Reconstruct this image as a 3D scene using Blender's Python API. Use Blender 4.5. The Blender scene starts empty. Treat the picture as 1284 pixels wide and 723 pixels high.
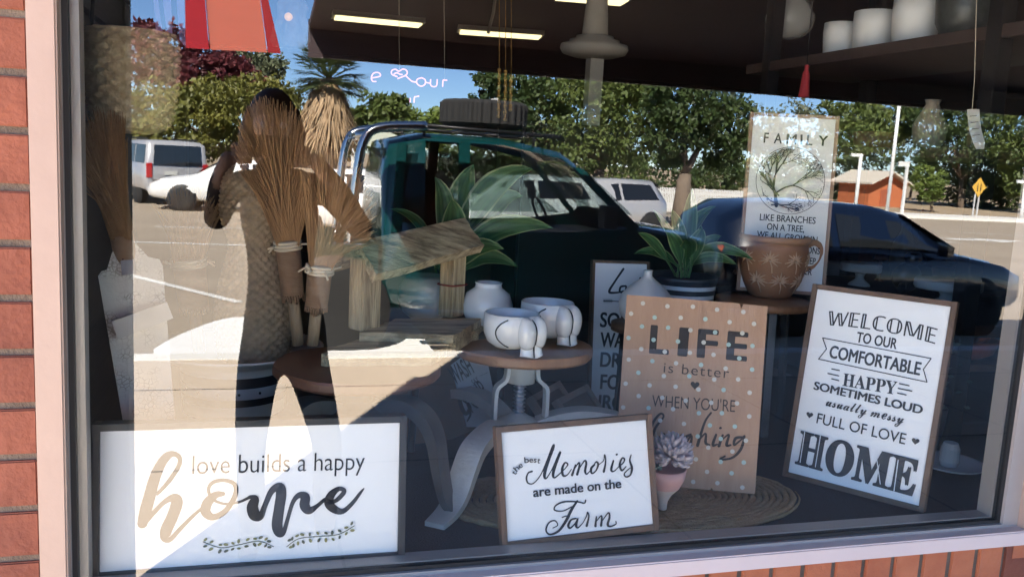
import bpy, bmesh, math, random
from mathutils import Vector, Matrix
R = math.radians
S = bpy.context.scene
COL = S.collection

# ------------------------------------------------------------------ camera, world, sun, exposure
F_PX, CX, CY = 1100.0, 642.0, 361.5
PITCH, ROLL, YAW = R(8.4), R(3.13), R(16.6)
CAM = Vector((0, -1.5, 1.5))
fw = Vector((math.sin(YAW)*math.cos(PITCH), math.cos(YAW)*math.cos(PITCH), -math.sin(PITCH)))
r0 = Vector((math.cos(YAW), -math.sin(YAW), 0)); u0 = r0.cross(fw)
cr = math.cos(ROLL)*r0 + math.sin(ROLL)*u0
cu = -math.sin(ROLL)*r0 + math.cos(ROLL)*u0
cam_d = bpy.data.cameras.new('camera'); cam = bpy.data.objects.new('camera', cam_d); COL.objects.link(cam)
cam_d.sensor_fit = 'HORIZONTAL'; cam_d.sensor_width = 36; cam_d.lens = 36*F_PX/1284
cam_d.clip_start = 0.02; cam_d.clip_end = 2000
m = Matrix((cr, cu, -fw)).transposed().to_4x4(); m.translation = CAM
cam.matrix_world = m
S.camera = cam

SUN_EL = R(42)
SUN_AZ = Vector((-.47, .88, 0)).normalized()          # horizontal direction towards the sun (behind the shop)
SUN_DIR = SUN_AZ*math.cos(SUN_EL) + Vector((0, 0, math.sin(SUN_EL)))
W = bpy.data.worlds.new('World'); S.world = W; W.use_nodes = True
wn = W.node_tree; wn.nodes.clear()
sky = wn.nodes.new('ShaderNodeTexSky'); sky.sky_type = 'NISHITA'; sky.sun_disc = False
sky.sun_elevation = SUN_EL; sky.sun_rotation = math.atan2(SUN_AZ.x, SUN_AZ.y)
sky.altitude = 3500; sky.air_density = 1.0; sky.dust_density = 0; sky.ozone_density = 6
bg = wn.nodes.new('ShaderNodeBackground'); bg.inputs[1].default_value = .082
wo = wn.nodes.new('ShaderNodeOutputWorld')
wn.links.new(sky.outputs[0], bg.inputs[0]); wn.links.new(bg.outputs[0], wo.inputs[0])
sl = bpy.data.lights.new('sun', 'SUN'); sl.energy = 5.0; sl.angle = R(.53); sl.color = (1, .94, .84)
so = bpy.data.objects.new('sun', sl); COL.objects.link(so)
so.rotation_euler = SUN_DIR.to_track_quat('Z', 'Y').to_euler()
S.view_settings.view_transform = 'Standard'; S.view_settings.look = 'None'
S.view_settings.gamma = 1; S.view_settings.use_curve_mapping = False
S.view_settings.exposure = 3.88
S.render.engine = 'CYCLES'
cy = S.cycles
cy.use_denoising = True
try: cy.denoiser = 'OPENIMAGEDENOISE'
except Exception: pass
cy.max_bounces = 10; cy.diffuse_bounces = 5; cy.glossy_bounces = 4; cy.transmission_bounces = 6; cy.transparent_max_bounces = 16
cy.caustics_reflective = False; cy.caustics_refractive = False
cy.sample_clamp_indirect = 6.0
cy.use_adaptive_sampling = False

# ------------------------------------------------------------------ pixel helpers (positions measured on the photograph)
def ray(px, py): return fw + cr*((px-CX)/F_PX) - cu*((py-CY)/F_PX)
def P(px, py, y):
    d = ray(px, py); return CAM + d*((y-CAM.y)/d.y)
def PZ(px, py, z):
    d = ray(px, py); return CAM + d*((z-CAM.z)/d.z)
def PX(px, py, x):
    d = ray(px, py); return CAM + d*((x-CAM.x)/d.x)
def MR(v): return Vector((v.x, -v.y, v.z))            # a point read in the mirror image -> where it stands in the street
def MP(px, py, yv): return MR(P(px, py, yv))
ROAD0, SLOPE = -.24, .008
def gz(yv): return ROAD0 - SLOPE*max(0, yv-5.3)
def MG(px, py):                                        # the ground point seen in the mirror at that pixel
    v = PZ(px, py, ROAD0)
    for _ in range(12): v = PZ(px, py, gz(v.y))
    return MR(v)

# ------------------------------------------------------------------ materials
MATS = {}
def nt(name):
    mt = bpy.data.materials.new(name); mt.use_nodes = True; t = mt.node_tree; t.nodes.clear()
    o = t.nodes.new('ShaderNodeOutputMaterial'); b = t.nodes.new('ShaderNodeBsdfPrincipled')
    t.links.new(b.outputs[0], o.inputs[0]); return mt, t, b
def mat(name, col, rough=.6, metal=0, col2=None, scale=8, stretch=(1, 1, 1), detail=6, contrast=.5, bump=0, bscale=None, spec=.5,
        emis=None, est=0, coat=0, trans=0, sheen=0, kind='noise', pos=.5):
    if name in MATS: return MATS[name]
    mt, t, b = nt(name); N, L = t.nodes, t.links
    b.inputs['Base Color'].default_value = (*col, 1); b.inputs['Roughness'].default_value = rough
    b.inputs['Metallic'].default_value = metal; b.inputs['Specular IOR Level'].default_value = spec
    if coat: b.inputs['Coat Weight'].default_value = coat; b.inputs['Coat Roughness'].default_value = .04
    if emis: b.inputs['Emission Color'].default_value = (*emis, 1); b.inputs['Emission Strength'].default_value = est
    if col2 or bump:
        tc = N.new('ShaderNodeTexCoord'); mp = N.new('ShaderNodeMapping'); mp.inputs['Scale'].default_value = stretch
        L.new(tc.outputs['Object'], mp.inputs[0])
    if col2:
        if kind == 'voronoi':
            n = N.new('ShaderNodeTexVoronoi'); n.feature = 'DISTANCE_TO_EDGE'; n.inputs['Scale'].default_value = scale; fac = n.outputs['Distance']
        elif kind == 'wave':
            n = N.new('ShaderNodeTexWave'); n.inputs['Scale'].default_value = scale; n.inputs['Distortion'].default_value = 4
            n.inputs['Detail'].default_value = 4; fac = n.outputs['Fac']
        else:
            n = N.new('ShaderNodeTexNoise'); n.inputs['Scale'].default_value = scale; n.inputs['Detail'].default_value = detail
            n.inputs['Roughness'].default_value = .62; fac = n.outputs['Fac']
        L.new(mp.outputs[0], n.inputs['Vector'])
        rp = N.new('ShaderNodeValToRGB'); h = contrast/2
        rp.color_ramp.elements[0].position = max(0, pos-h); rp.color_ramp.elements[1].position = min(1, pos+h)
        rp.color_ramp.elements[0].color = (*col, 1); rp.color_ramp.elements[1].color = (*col2, 1)
        L.new(fac, rp.inputs[0]); L.new(rp.outputs[0], b.inputs['Base Color'])
    if bump:
        n2 = N.new('ShaderNodeTexNoise'); n2.inputs['Scale'].default_value = bscale or scale*3; n2.inputs['Detail'].default_value = 5
        L.new(mp.outputs[0], n2.inputs['Vector'])
        bp = N.new('ShaderNodeBump'); bp.inputs['Strength'].default_value = bump; bp.inputs['Distance'].default_value = .01
        L.new(n2.outputs['Fac'], bp.inputs['Height']); L.new(bp.outputs[0], b.inputs['Normal'])
    MATS[name] = mt; return mt

def leafmat(name, col, col2, scale=1.5, rough=.55):
    mt = mat(name, col, rough, col2=col2, scale=scale, contrast=.5)
    t = mt.node_tree; b = [n for n in t.nodes if n.type == 'BSDF_PRINCIPLED'][0]; o = [n for n in t.nodes if n.type == 'OUTPUT_MATERIAL'][0]
    tr = t.nodes.new('ShaderNodeBsdfTranslucent'); mx = t.nodes.new('ShaderNodeMixShader'); mx.inputs[0].default_value = .3
    src = b.inputs['Base Color'].links[0].from_socket
    t.links.new(src, tr.inputs[0]); t.links.new(b.outputs[0], mx.inputs[1]); t.links.new(tr.outputs[0], mx.inputs[2]); t.links.new(mx.outputs[0], o.inputs[0])
    return mt

def glass_mat():
    mt = bpy.data.materials.new('window_glass'); mt.use_nodes = True; t = mt.node_tree; t.nodes.clear(); N, L = t.nodes, t.links
    o = N.new('ShaderNodeOutputMaterial'); mx = N.new('ShaderNodeMixShader')
    tr = N.new('ShaderNodeBsdfTransparent'); tr.inputs[0].default_value = (.85, .87, .858, 1)
    gl = N.new('ShaderNodeBsdfGlossy'); gl.inputs['Roughness'].default_value = 0
    lw = N.new('ShaderNodeLayerWeight'); lw.inputs[0].default_value = .5
    pw = N.new('ShaderNodeMath'); pw.operation = 'POWER'; pw.inputs[1].default_value = 5
    ma = N.new('ShaderNodeMath'); ma.operation = 'MULTIPLY_ADD'; ma.inputs[1].default_value = .908; ma.inputs[2].default_value = .092
    L.new(lw.outputs['Facing'], pw.inputs[0]); L.new(pw.outputs[0], ma.inputs[0]); L.new(ma.outputs[0], mx.inputs[0])
    tc = N.new('ShaderNodeTexCoord'); n = N.new('ShaderNodeTexNoise'); n.inputs['Scale'].default_value = 1.3; n.inputs['Detail'].default_value = 0
    bp = N.new('ShaderNodeBump'); bp.inputs['Strength'].default_value = .02; bp.inputs['Distance'].default_value = .02
    L.new(tc.outputs['Object'], n.inputs['Vector']); L.new(n.outputs['Fac'], bp.inputs['Height']); L.new(bp.outputs[0], gl.inputs['Normal'])
    L.new(tr.outputs[0], mx.inputs[1]); L.new(gl.outputs[0], mx.inputs[2]); L.new(mx.outputs[0], o.inputs[0])
    return mt
def clear_mat():
    mt = bpy.data.materials.new('window_glass_inner'); mt.use_nodes = True; t = mt.node_tree; t.nodes.clear()
    o = t.nodes.new('ShaderNodeOutputMaterial'); tr = t.nodes.new('ShaderNodeBsdfTransparent'); t.links.new(tr.outputs[0], o.inputs[0]); return mt

# ------------------------------------------------------------------ mesh builder
ORG = {}
class MB:
    def __init__(s): s.v = []; s.f = []; s.m = []; s.sm = []
    def add(s, vs, fs, mi=0, smooth=False):
        b = len(s.v); s.v += [Vector(v) for v in vs]
        for f in fs: s.f.append([b+i for i in f]); s.m.append(mi); s.sm.append(smooth)
    def box(s, c, d, mi=0, ax=None, bev=0):
        c = Vector(c); ax = ax or (Vector((1, 0, 0)), Vector((0, 1, 0)), Vector((0, 0, 1)))
        h = [x/2 for x in d]
        if bev <= 0:
            vs = [c+ax[0]*(i*h[0])+ax[1]*(j*h[1])+ax[2]*(k*h[2]) for k in (-1, 1) for j in (-1, 1) for i in (-1, 1)]
            s.add(vs, [(0, 2, 3, 1), (4, 5, 7, 6), (0, 1, 5, 4), (2, 6, 7, 3), (0, 4, 6, 2), (1, 3, 7, 5)], mi)
        else:
            bm = bmesh.new(); bmesh.ops.create_cube(bm, size=1)
            for v in bm.verts: v.co = Vector((v.co.x*d[0], v.co.y*d[1], v.co.z*d[2]))
            bmesh.ops.bevel(bm, geom=list(bm.edges), offset=bev, segments=2, affect='EDGES')
            bm.verts.ensure_lookup_table(); bm.verts.index_update()
            s.add([c+ax[0]*v.co.x+ax[1]*v.co.y+ax[2]*v.co.z for v in bm.verts], [[v.index for v in f.verts] for f in bm.faces], mi)
            bm.free()
    def lathe(s, prof, c, n=32, mi=0, ax=None, fn=None, smooth=True, sx=1, cap=True):
        c = Vector(c); ax = ax or (Vector((1, 0, 0)), Vector((0, 1, 0)), Vector((0, 0, 1)))
        vs = []; 
        for k, (r, z) in enumerate(prof):
            for i in range(n):
                a = 2*math.pi*i/n; q = r*(1+(fn(k, a) if fn else 0))
                vs.append(c+ax[0]*(q*math.cos(a)*sx)+ax[1]*(q*math.sin(a))+ax[2]*z)
        fs = [(k*n+i, k*n+(i+1) % n, (k+1)*n+(i+1) % n, (k+1)*n+i) for k in range(len(prof)-1) for i in range(n)]
        mis = mi if isinstance(mi, (list, tuple)) else None
        if mis:
            b = len(s.v); s.v += vs
            for j, f in enumerate(fs): s.f.append([b+x for x in f]); s.m.append(mis[j//n]); s.sm.append(smooth)
        else:
            s.add(vs, fs, mi, smooth)
        if cap:
            b = len(s.v)-len(vs)
            m0 = mis[0] if mis else mi; m1 = mis[-1] if mis else mi
            if prof[0][0] > 1e-5: s.f.append([b+i for i in range(n)][::-1]); s.m.append(m0); s.sm.append(False)
            if prof[-1][0] > 1e-5: s.f.append([b+(len(prof)-1)*n+i for i in range(n)]); s.m.append(m1); s.sm.append(False)
    def tube(s, pts, rad, n=8, mi=0, closed=False, smooth=True, flat=None):
        pts = [Vector(p) for p in pts]; N = len(pts)
        rad = rad if isinstance(rad, (list, tuple)) else [rad]*N
        t0 = (pts[1]-pts[0]).normalized(); up = Vector((0, 0, 1)) if abs(t0.z) < .9 else Vector((1, 0, 0))
        if flat: up = Vector(flat)
        vs = []; prev = None
        for i, p in enumerate(pts):
            if closed: t = (pts[(i+1) % N]-pts[i-1]).normalized()
            else: t = (pts[min(i+1, N-1)]-pts[max(i-1, 0)]).normalized()
            a = (up if prev is None else prev); a = (a - t*a.dot(t)).normalized(); b = t.cross(a); prev = a
            for k in range(n):
                g = 2*math.pi*k/n; vs.append(p+(a*math.cos(g)+b*math.sin(g))*rad[i])
        M = N if closed else N-1
        fs = [(i*n+k, i*n+(k+1) % n, ((i+1) % N)*n+(k+1) % n, ((i+1) % N)*n+k) for i in range(M) for k in range(n)]
        s.add(vs, fs, mi, smooth)
        if not closed:
            b = len(s.v)-len(vs); s.f.append([b+k for k in range(n)][::-1]); s.f.append([b+(N-1)*n+k for k in range(n)]); s.m += [mi, mi]; s.sm += [False, False]
    def strap(s, pts, w, t, side, mi=0):                 # flat bar along a path; side = direction of its width
        pts = [Vector(p) for p in pts]; side = Vector(side).normalized(); vs = []
        N = len(pts); ww = w if isinstance(w, (list, tuple)) else [w]*N
        tt = t if isinstance(t, (list, tuple)) else [t]*N
        for i, p in enumerate(pts):
            d = (pts[min(i+1, N-1)]-pts[max(i-1, 0)]).normalized(); n_ = d.cross(side).normalized()
            for a, b in ((-1, -1), (1, -1), (1, 1), (-1, 1)): vs.append(p+side*(a*ww[i]/2)+n_*(b*tt[i]/2))
        fs = [(i*4+k, i*4+(k+1) % 4, (i+1)*4+(k+1) % 4, (i+1)*4+k) for i in range(N-1) for k in range(4)]+[(3, 2, 1, 0), tuple((N-1)*4+k for k in range(4))]
        s.add(vs, fs, mi)
    def prism(s, poly, vec, mi=0):
        poly = [Vector(p) for p in poly]; vec = Vector(vec); n = len(poly)
        s.add(poly+[p+vec for p in poly], [list(range(n))[::-1], list(range(n, 2*n))]+[(i, (i+1) % n, n+(i+1) % n, n+i) for i in range(n)], mi)
    def ball(s, c, r, mi=0, n=12, k=8, sc=(1, 1, 1), jit=0, rnd=None):
        prof = [(max(1e-6, math.sin(math.pi*i/k)), -math.cos(math.pi*i/k)) for i in range(k+1)]
        c = Vector(c); vs = []
        for (q, z) in prof:
            for i in range(n):
                a = 2*math.pi*i/n; j = 1+(rnd.uniform(-jit, jit) if rnd else 0)
                vs.append(c+Vector((q*math.cos(a)*sc[0]*r*j, q*math.sin(a)*sc[1]*r*j, z*sc[2]*r*j)))
        s.add(vs, [(a*n+i, a*n+(i+1) % n, (a+1)*n+(i+1) % n, (a+1)*n+i) for a in range(k) for i in range(n)], mi, True)
    def build(s, name, mats, parent=None, at=None, **tags):
        mats = mats if isinstance(mats, (list, tuple)) else [mats]
        if parent is not None: o_ = ORG[parent.name]
        else: o_ = Vector(at) if at is not None else Vector((0, 0, 0))
        me = bpy.data.meshes.new(name); me.from_pydata([v-o_ for v in s.v], [], s.f)
        for x in mats: me.materials.append(x)
        me.polygons.foreach_set('material_index', s.m); me.polygons.foreach_set('use_smooth', s.sm)
        me.validate(); me.update()
        bm = bmesh.new(); bm.from_mesh(me)
        bmesh.ops.recalc_face_normals(bm, faces=bm.faces[:]) if tags.pop('fixn', True) else None
        bm.to_mesh(me); bm.free()
        ob = bpy.data.objects.new(name, me); COL.objects.link(ob)
        if parent is not None: ob.parent = parent
        else: ob.location = o_
        ORG[ob.name] = o_
        tag(ob, **tags); return ob
def tag(o, label=None, cat=None, group=None, kind=None):
    if label: o['label'] = label
    if cat: o['category'] = cat
    if group: o['group'] = group
    if kind: o['kind'] = kind
    return o
def thing(name, at, label, cat, group=None):
    o = bpy.data.objects.new(name, None); COL.objects.link(o); o.location = at; o.empty_display_size = .1
    ORG[o.name] = Vector(at); return tag(o, label, cat, group)
def copy_tree(o, parent=None):
    c = o.copy(); COL.objects.link(c); c.parent = parent
    if parent is None: pass
    for ch in [x for x in S.objects if x.parent == o]: copy_tree(ch, c)
    return c
def catmull(pts, k=8):
    out = []; n = len(pts)
    for i in range(n-1):
        p0, p1, p2, p3 = pts[max(i-1, 0)], pts[i], pts[i+1], pts[min(i+2, n-1)]
        for j in range(k):
            t = j/k
            out.append(tuple(.5*((2*b)+(-a+c)*t+(2*a-5*b+4*c-d)*t*t+(-a+3*b-3*c+d)*t**3) for a, b, c, d in zip(p0, p1, p2, p3)))
    out.append(tuple(pts[-1])); return out

# ------------------------------------------------------------------ common materials
wood_dark = mat('walnut_frame', (.07, .038, .022), .55, col2=(.17, .095, .055), scale=14, stretch=(1, 1, .3), bump=.25, bscale=60)
sign_white = mat('sign_white', (.82, .82, .82), .45, col2=(.85, .85, .85), scale=3)
ink = mat('navy_black_ink', (.012, .014, .022), .5)
ink_brown = mat('dark_brown_ink', (.022, .016, .014), .6)
black_frame = mat('black_painted_timber', (.012, .013, .016), .45, col2=(.025, .026, .03), scale=20)
white_ceramic = mat('white_glazed_ceramic', (.78, .78, .76), .12, coat=.4, col2=(.72, .72, .71), scale=5)
black_metal = mat('black_metal', (.012, .012, .013), .4, metal=.3)

# ================================================================== SETTING: pavement, road, ground
road_m = mat('sunbleached_asphalt', (.29, .235, .175), .9, col2=(.43, .355, .265), scale=.8, detail=10, contrast=.6, bump=.3, bscale=120)
pave_m = mat('concrete_paving', (.55, .44, .325), .85, col2=(.67, .55, .42), scale=2.2, detail=9, contrast=.6, bump=.2, bscale=90)
kerb_m = mat('pale_concrete', (.72, .69, .63), .8, col2=(.80, .78, .73), scale=3, detail=8)
paint_m = mat('road_paint', (.78, .76, .70), .7, col2=(.6, .58, .53), scale=9, contrast=.4)
dirt_m = mat('dry_verge_dirt', (.30, .22, .14), .95, col2=(.42, .33, .22), scale=.6, detail=9)
b = MB()
ys = [5.45, 12, 20, 30, 45, 80, 160, 600]
for i in range(len(ys)-1):
    b.add([(-600, -ys[i], gz(ys[i])), (600, -ys[i], gz(ys[i])), (600, -ys[i+1], gz(ys[i+1])), (-600, -ys[i+1], gz(ys[i+1]))], [(0, 1, 2, 3)])
b.build('road', road_m, kind='structure')
b = MB(); b.box((5, -2.62, -.15), (40, 5.2, .1)); b.box((5, 9, -.15), (40, 18, .1))
pav = b.build('pavement', pave_m, kind='structure')
b = MB()
for xx in [-7.5+1.5*i for i in range(16)]: b.box((xx+.35, -2.62, -.0995), (.012, 5.18, .002))
for yy in (-1.35, -2.9, -4.4): b.box((5, yy, -.0993), (39.9, .012, .002))
b.build('pavement_joints', mat('joint_dark', (.12, .10, .08), .9), kind='structure')
b = MB()
for i in range(13): b.box((-13+3*i+1.5, -5.33, -.17), (2.985, .22, .15), bev=.015)
b.build('kerb', kerb_m, kind='structure')
# white painted concrete island nose beside the gutter, sunlit in front of the shop's left end
b = MB(); pts = catmull([(193, 438), (198, 448), (226, 457), (300, 459), (420, 459), (546, 460), (535, 430), (522, 411), (500, 403), (420, 399), (330, 398), (281, 400), (225, 420), (193, 438)], 4)[:-1]
b.prism([MR(PZ(x, y, gz(5.8)+.06)) - Vector((0, 0, .1)) for x, y in pts], (0, 0, .1)); b.build('painted_island', mat('white_concrete', (.84, .83, .80), .8, col2=(.88, .87, .85), scale=4), kind='structure')
b = MB()
def line(px0, py0, px1, py1, w):
    a, c = MG(px0, py0), MG(px1, py1); d = (c-a).normalized(); n_ = Vector((-d.y, d.x, 0))*w/2
    b.add([q+Vector((0, 0, .006)) for q in (a-n_, a+n_, c+n_, c-n_)], [(0, 1, 2, 3)])
line(100, 302, 420, 312, .14); line(160, 345, 300, 380, .12); line(1080, 297, 1205, 305, .25); line(1130, 288, 1284, 296, .14); line(195, 285, 420, 290, .1)
a = MG(1250, 302); b.add([a+Vector((x, y, .006)) for x, y in ((-2.2, .3), (-.6, .3), (-.6, .8), (1.2, 0), (-.6, -.8), (-.6, -.3), (-2.2, -.3))], [(0, 1, 2, 3, 4, 5, 6)])
b.build('road_markings', paint_m, kind='structure')
b = MB()
b.prism([(x, -y, gz(y)-.02) for x, y in ((12, 37.5), (300, 34), (300, 38), (12, 41.5))], (0, 0, .16)); b.build('far_kerb', kerb_m, kind='structure')
b = MB(); b.add([(-300, -31, gz(31)+.05), (12, -37.4, gz(37.4)+.05), (12, -41.4, gz(41)+.12), (300, -37.9, gz(38)+.12), (300, -150, 1.0), (-300, -150, 1.0)], [(0, 1, 2, 3, 4, 5)])
b.build('far_verge_ground', dirt_m, kind='structure')

# ================================================================== SHOP BUILDING
brick_m = mat('terracotta_brick', (.105, .026, .015), .85, col2=(.25, .078, .042), scale=6, detail=8, contrast=.5, bump=.35, bscale=70)
brick_o = mat('orange_brick', (.44, .15, .068), .85, col2=(.33, .09, .042), scale=9, detail=8, contrast=.5, bump=.35, bscale=70)
mortar_m = mat('grey_beige_mortar', (.085, .062, .046), .95, col2=(.15, .115, .088), scale=30, bump=.4, bscale=200)
trim_m = mat('pink_white_paint', (.31, .215, .17), .5, col2=(.36, .255, .205), scale=6, bump=.08, bscale=40)
bld = thing('shop_building', (0, 0, -.1), 'brick shop with a wide display window framed in pale pink painted timber', 'shop')
X0, X1, YB, ZT = -1.22, 12.0, 13.0, 4.6
WX0, WX1, WZ0, WZ1 = -.281, 1.628, .745, 2.62          # glazed opening
b = MB()                                                # mortar bed / wall core
def wall(x0, x1, z0, z1, y0=.012, y1=.055): b.box(((x0+x1)/2, (y0+y1)/2, (z0+z1)/2), (x1-x0, y1-y0, z1-z0))
wall(X0, WX0-.043, -.1, ZT); wall(WX1+.05, X1, -.1, ZT); wall(WX0-.043, WX1+.05, -.1, WZ0-.042); wall(WX0-.043, WX1+.05, WZ1+.1, ZT)
rb = random.Random(3)
def brick(x0, x1, z0, z1, mi):
    j = lambda a: rb.uniform(-a, a)
    b.box(((x0+x1)/2, .0205+j(.0012), (z0+z1)/2), (x1-x0-.011+j(.002), .028, z1-z0-.011+j(.0015)), mi, bev=.0025)
row = 0; z = -.1+.086*.62
while z < 3.0:
    x = WX0-.043-.23*3 - (.115 if row % 2 else 0); 
    while x < WX0-.05:
        brick(max(x, X0), min(x+.23, WX0-.0435), z, z+.086, 1 if rb.random() < 2 else 2); x += .23
    x = WX1+.055
    while x < WX1+1.6:
        brick(x+(.115 if row % 2 else 0), x+.23+(.115 if row % 2 else 0), z, z+.086, 1 if rb.random() < .6 else 2); x += .23
    z += .086; row += 1
x = WX0-.042
while x < 3.2:                                          # brick-on-edge course under the sill
    brick(x, x+.0765, WZ0-.044-.118, WZ0-.0425, 2 if rb.random() < .7 else 1); x += .0765
for k in range(7):
    x = WX0-.04-(.115 if k % 2 else 0)
    while x < 3.2:
        brick(x, x+.23, WZ0-.044-.118-.086*(k+1), WZ0-.044-.118-.086*k, 1 if rb.random() < .5 else 2); x += .23
b.build('brick_wall', [mortar_m, brick_m, brick_o], bld)
b = MB(); b.box((X0+.1, YB/2+.1, 2.25), (.2, YB-.21, 4.7)); b.box((X1-.1, YB/2+.1, 2.25), (.2, YB-.21, 4.7)); b.box(((X0+X1)/2, YB, 2.25), (X1-X0-.41, .2, 4.7))
b.build('side_wall', mat('dim_plaster', (.16, .11, .09), .9, col2=(.19, .13, .11), scale=2), bld)
b = MB(); b.box(((X0+X1)/2, YB/2+.1, 4.52), (X1-X0-.42, YB-.42, .12)); b.build('roof', mat('roof_steel', (.35, .35, .36), .5), bld)
b = MB(); b.box(((X0+X1)/2, YB/2+.1, 2.93), (X1-X0-.42, YB-.43, .06)); b.build('ceiling', mat('dark_ceiling', (.075, .05, .045), .8, col2=(.095, .06, .055), scale=1), bld)
# window: frame, gasket, pane, painted trim
win_root = bpy.data.objects.new('window', None)
frame_m = mat('grey_bronze_aluminium', (.34, .30, .28), .42, metal=.2, col2=(.38, .34, .31), scale=8)
b = MB()
def rect_ring(b, x0, x1, z0, z1, wl, wr, wb, wt, y0, y1, mi=0):
    yc, dy = (y0+y1)/2, y1-y0
    b.box(((x0-wl+x0)/2, yc, (z0+z1)/2), (wl, dy, z1-z0+.0), mi); b.box((x1+wr/2, yc, (z0+z1)/2), (wr, dy, z1-z0), mi)
    b.box(((x0-wl+x1+wr)/2, yc, z0-wb/2), (x1-x0+wl+wr, dy, wb), mi); b.box(((x0-wl+x1+wr)/2, yc, z1+wt/2), (x1-x0+wl+wr, dy, wt), mi)
rect_ring(b, WX0+.022, WX1-.014, WZ0+.010, WZ1-.03, .022, .014, .010, .03, .012, .05)      # inner glazing bead
rect_ring(b, WX0+.0005, WX1, WZ0, WZ1, .0009, .042, .02, .04, -.012, .012)                    # outer face of the frame
win = b.build('window_frame', frame_m, bld)
b = MB(); rect_ring(b, WX0+.009, WX1-.009, WZ0+.0075, WZ1-.009, .0085, .009, .0075, .009, -.004, .0115)
b.build('gasket', mat('black_rubber', (.008, .008, .009), .6), win)
b = MB(); gx0, gx1, gz0, gz1 = WX0+.006, WX1-.006, WZ0+.006, WZ1-.006
vs = [(x, y, z_) for y in (0, .006) for z_ in (gz0, gz1) for x in (gx0, gx1)]
b.add(vs, [(0, 1, 3, 2)], 0); b.add(vs, [(4, 6, 7, 5), (0, 4, 5, 1), (2, 3, 7, 6), (0, 2, 6, 4), (1, 5, 7, 3)], 1)
b.build('glass_pane', [glass_mat(), clear_mat()], win)
b = MB()
b.box((WX0-.0205, -.012, 1.7), (.041, .05, 2.06), bev=.003); b.box((WX1+.083, -.012, 1.7), (.082, .05, 1.99), bev=.003)
b.box(((WX0+WX1)/2+.02, -.012, WZ1+.075), (WX1-WX0+.2, .05, .06), bev=.003)
b.build('painted_trim', trim_m, win)
b = MB(); b.box(((WX0+WX1)/2+.06, -.014, WZ0-.0235), (WX1-WX0+.33, .054, .034), bev=.003); b.build('sill', mat('sky_lit_sill', (.57, .46, .43), .45, col2=(.63, .52, .49), scale=6, bump=.06, bscale=40), win)  # sill colour paler and cooler than the trim: sky light put into the paint

# verandah post and awning
b = MB(); b.box((-.463, -1.43, 1.5), (.19, .138, 3.2), bev=.008); b.box((-.463, -1.43, -.05), (.25, .19, .1), bev=.006)
b.build('verandah_post', mat('charcoal_timber', (.03, .03, .032), .6, col2=(.04, .04, .04), scale=10), at=(-.437, -1.43, -.1), label='dark square verandah post standing on the paving left of the shop window', cat='post')
AW = thing('awning', (.35, -2.5, 2.3), 'dark brown awning over the paving, its underside reflected across the top of the window', 'awning')
b = MB(); aw = lambda x, y: (x, y, 2.78+.0918*y)
b.prism([aw(-1.21, -.016), aw(12, -.016), aw(12, -5.0), aw(.35, -5.0), aw(.35, -2.95), aw(-.08, -2.2), aw(-1.21, -.3)], (0, 0, .05)); b.build('awning_deck', mat('awning_brown', (.06, .035, .032), .6), AW)  # splayed left part is unseen, added to keep sky light off the paving
b = MB(); b.box((6.175, -5.03, 2.26), (11.65, .05, .26)); b.build('awning_fascia', mat('fascia_brown', (.05, .032, .035), .5), AW)
b = MB(); b.prism([(.12, -5.0, 2.14), (.34, -5.0, 2.14), (.34, -5.0, 3.6), (-.62, -5.0, 3.6), (-.62, -5.0, 2.12)], (0, .02, 0))
CA = thing('red_canvas_blind', (-.14, -5, 2.1), 'red and coral canvas blind hanging at the left end of the awning', 'blind')
def canvas(name, c1):
    mt, t, bs = nt(name); o = [n for n in t.nodes if n.type == 'OUTPUT_MATERIAL'][0]
    bs.inputs['Base Color'].default_value = (*c1, 1); bs.inputs['Roughness'].default_value = .8
    tr = t.nodes.new('ShaderNodeBsdfTranslucent'); tr.inputs[0].default_value = (*c1, 1); mx = t.nodes.new('ShaderNodeMixShader'); mx.inputs[0].default_value = .5
    t.links.new(bs.outputs[0], mx.inputs[1]); t.links.new(tr.outputs[0], mx.inputs[2]); t.links.new(mx.outputs[0], o.inputs[0]); return mt
def blind(pxs, m_, nm, dy=0):
    b = MB(); b.prism([MP(x, y, 5.0+dy) for x, y in pxs], (0, -.012, 0)); b.build(nm, m_, CA)
blind([(233, 60), (262, 62), (252, -60), (231, -60)], canvas('crimson_canvas', (.55, .03, .05)), 'side_panel')
blind([(263, 62), (335, 66), (318, -60), (253, -60)], canvas('coral_canvas', (.75, .24, .17)), 'centre_panel', .02)
blind([(336, 66), (352, 67), (322, -60), (319, -60)], canvas('crimson_canvas2', (.5, .04, .05)), 'edge_panel')

# ================================================================== SHOP INTERIOR
ZF = .745
b = MB(); b.box((5.3, 6.6, -.08), (12.9, 12.9, .1)); b.build('floor', mat('shop_floor', (.06, .05, .045), .5, col2=(.08, .065, .06), scale=3), kind='structure')
carpet = mat('charcoal_carpet', (.018, .019, .022), .95, col2=(.032, .033, .038), scale=160, detail=3, bump=.5, bscale=300)
b = MB(); b.box(((-.35+2.6)/2, .68, ZF-.03), (2.95, 1.255, .06)); b.box(((-.31+2.6)/2, 1.29, .33), (2.9, .03, .72)); 
b.build('display_floor', carpet, kind='structure')
b = MB(); wb = mat('dark_weatherboard', (.035, .033, .034), .6, col2=(.05, .047, .047), scale=12, stretch=(1, .2, 3), bump=.2, bscale=40)
for i in range(17):
    z0 = ZF+.001+i*.112
    b.prism([(-.352, .056, z0), (-.330, .056, z0), (-.342, .056, z0+.108), (-.352, .056, z0+.108)], (0, 1.25, 0))
b.build('timber_side_wall', wb, at=(-.3, .06, ZF), label='dark painted weatherboard side wall at the left end of the window display', cat='wall')

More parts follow.
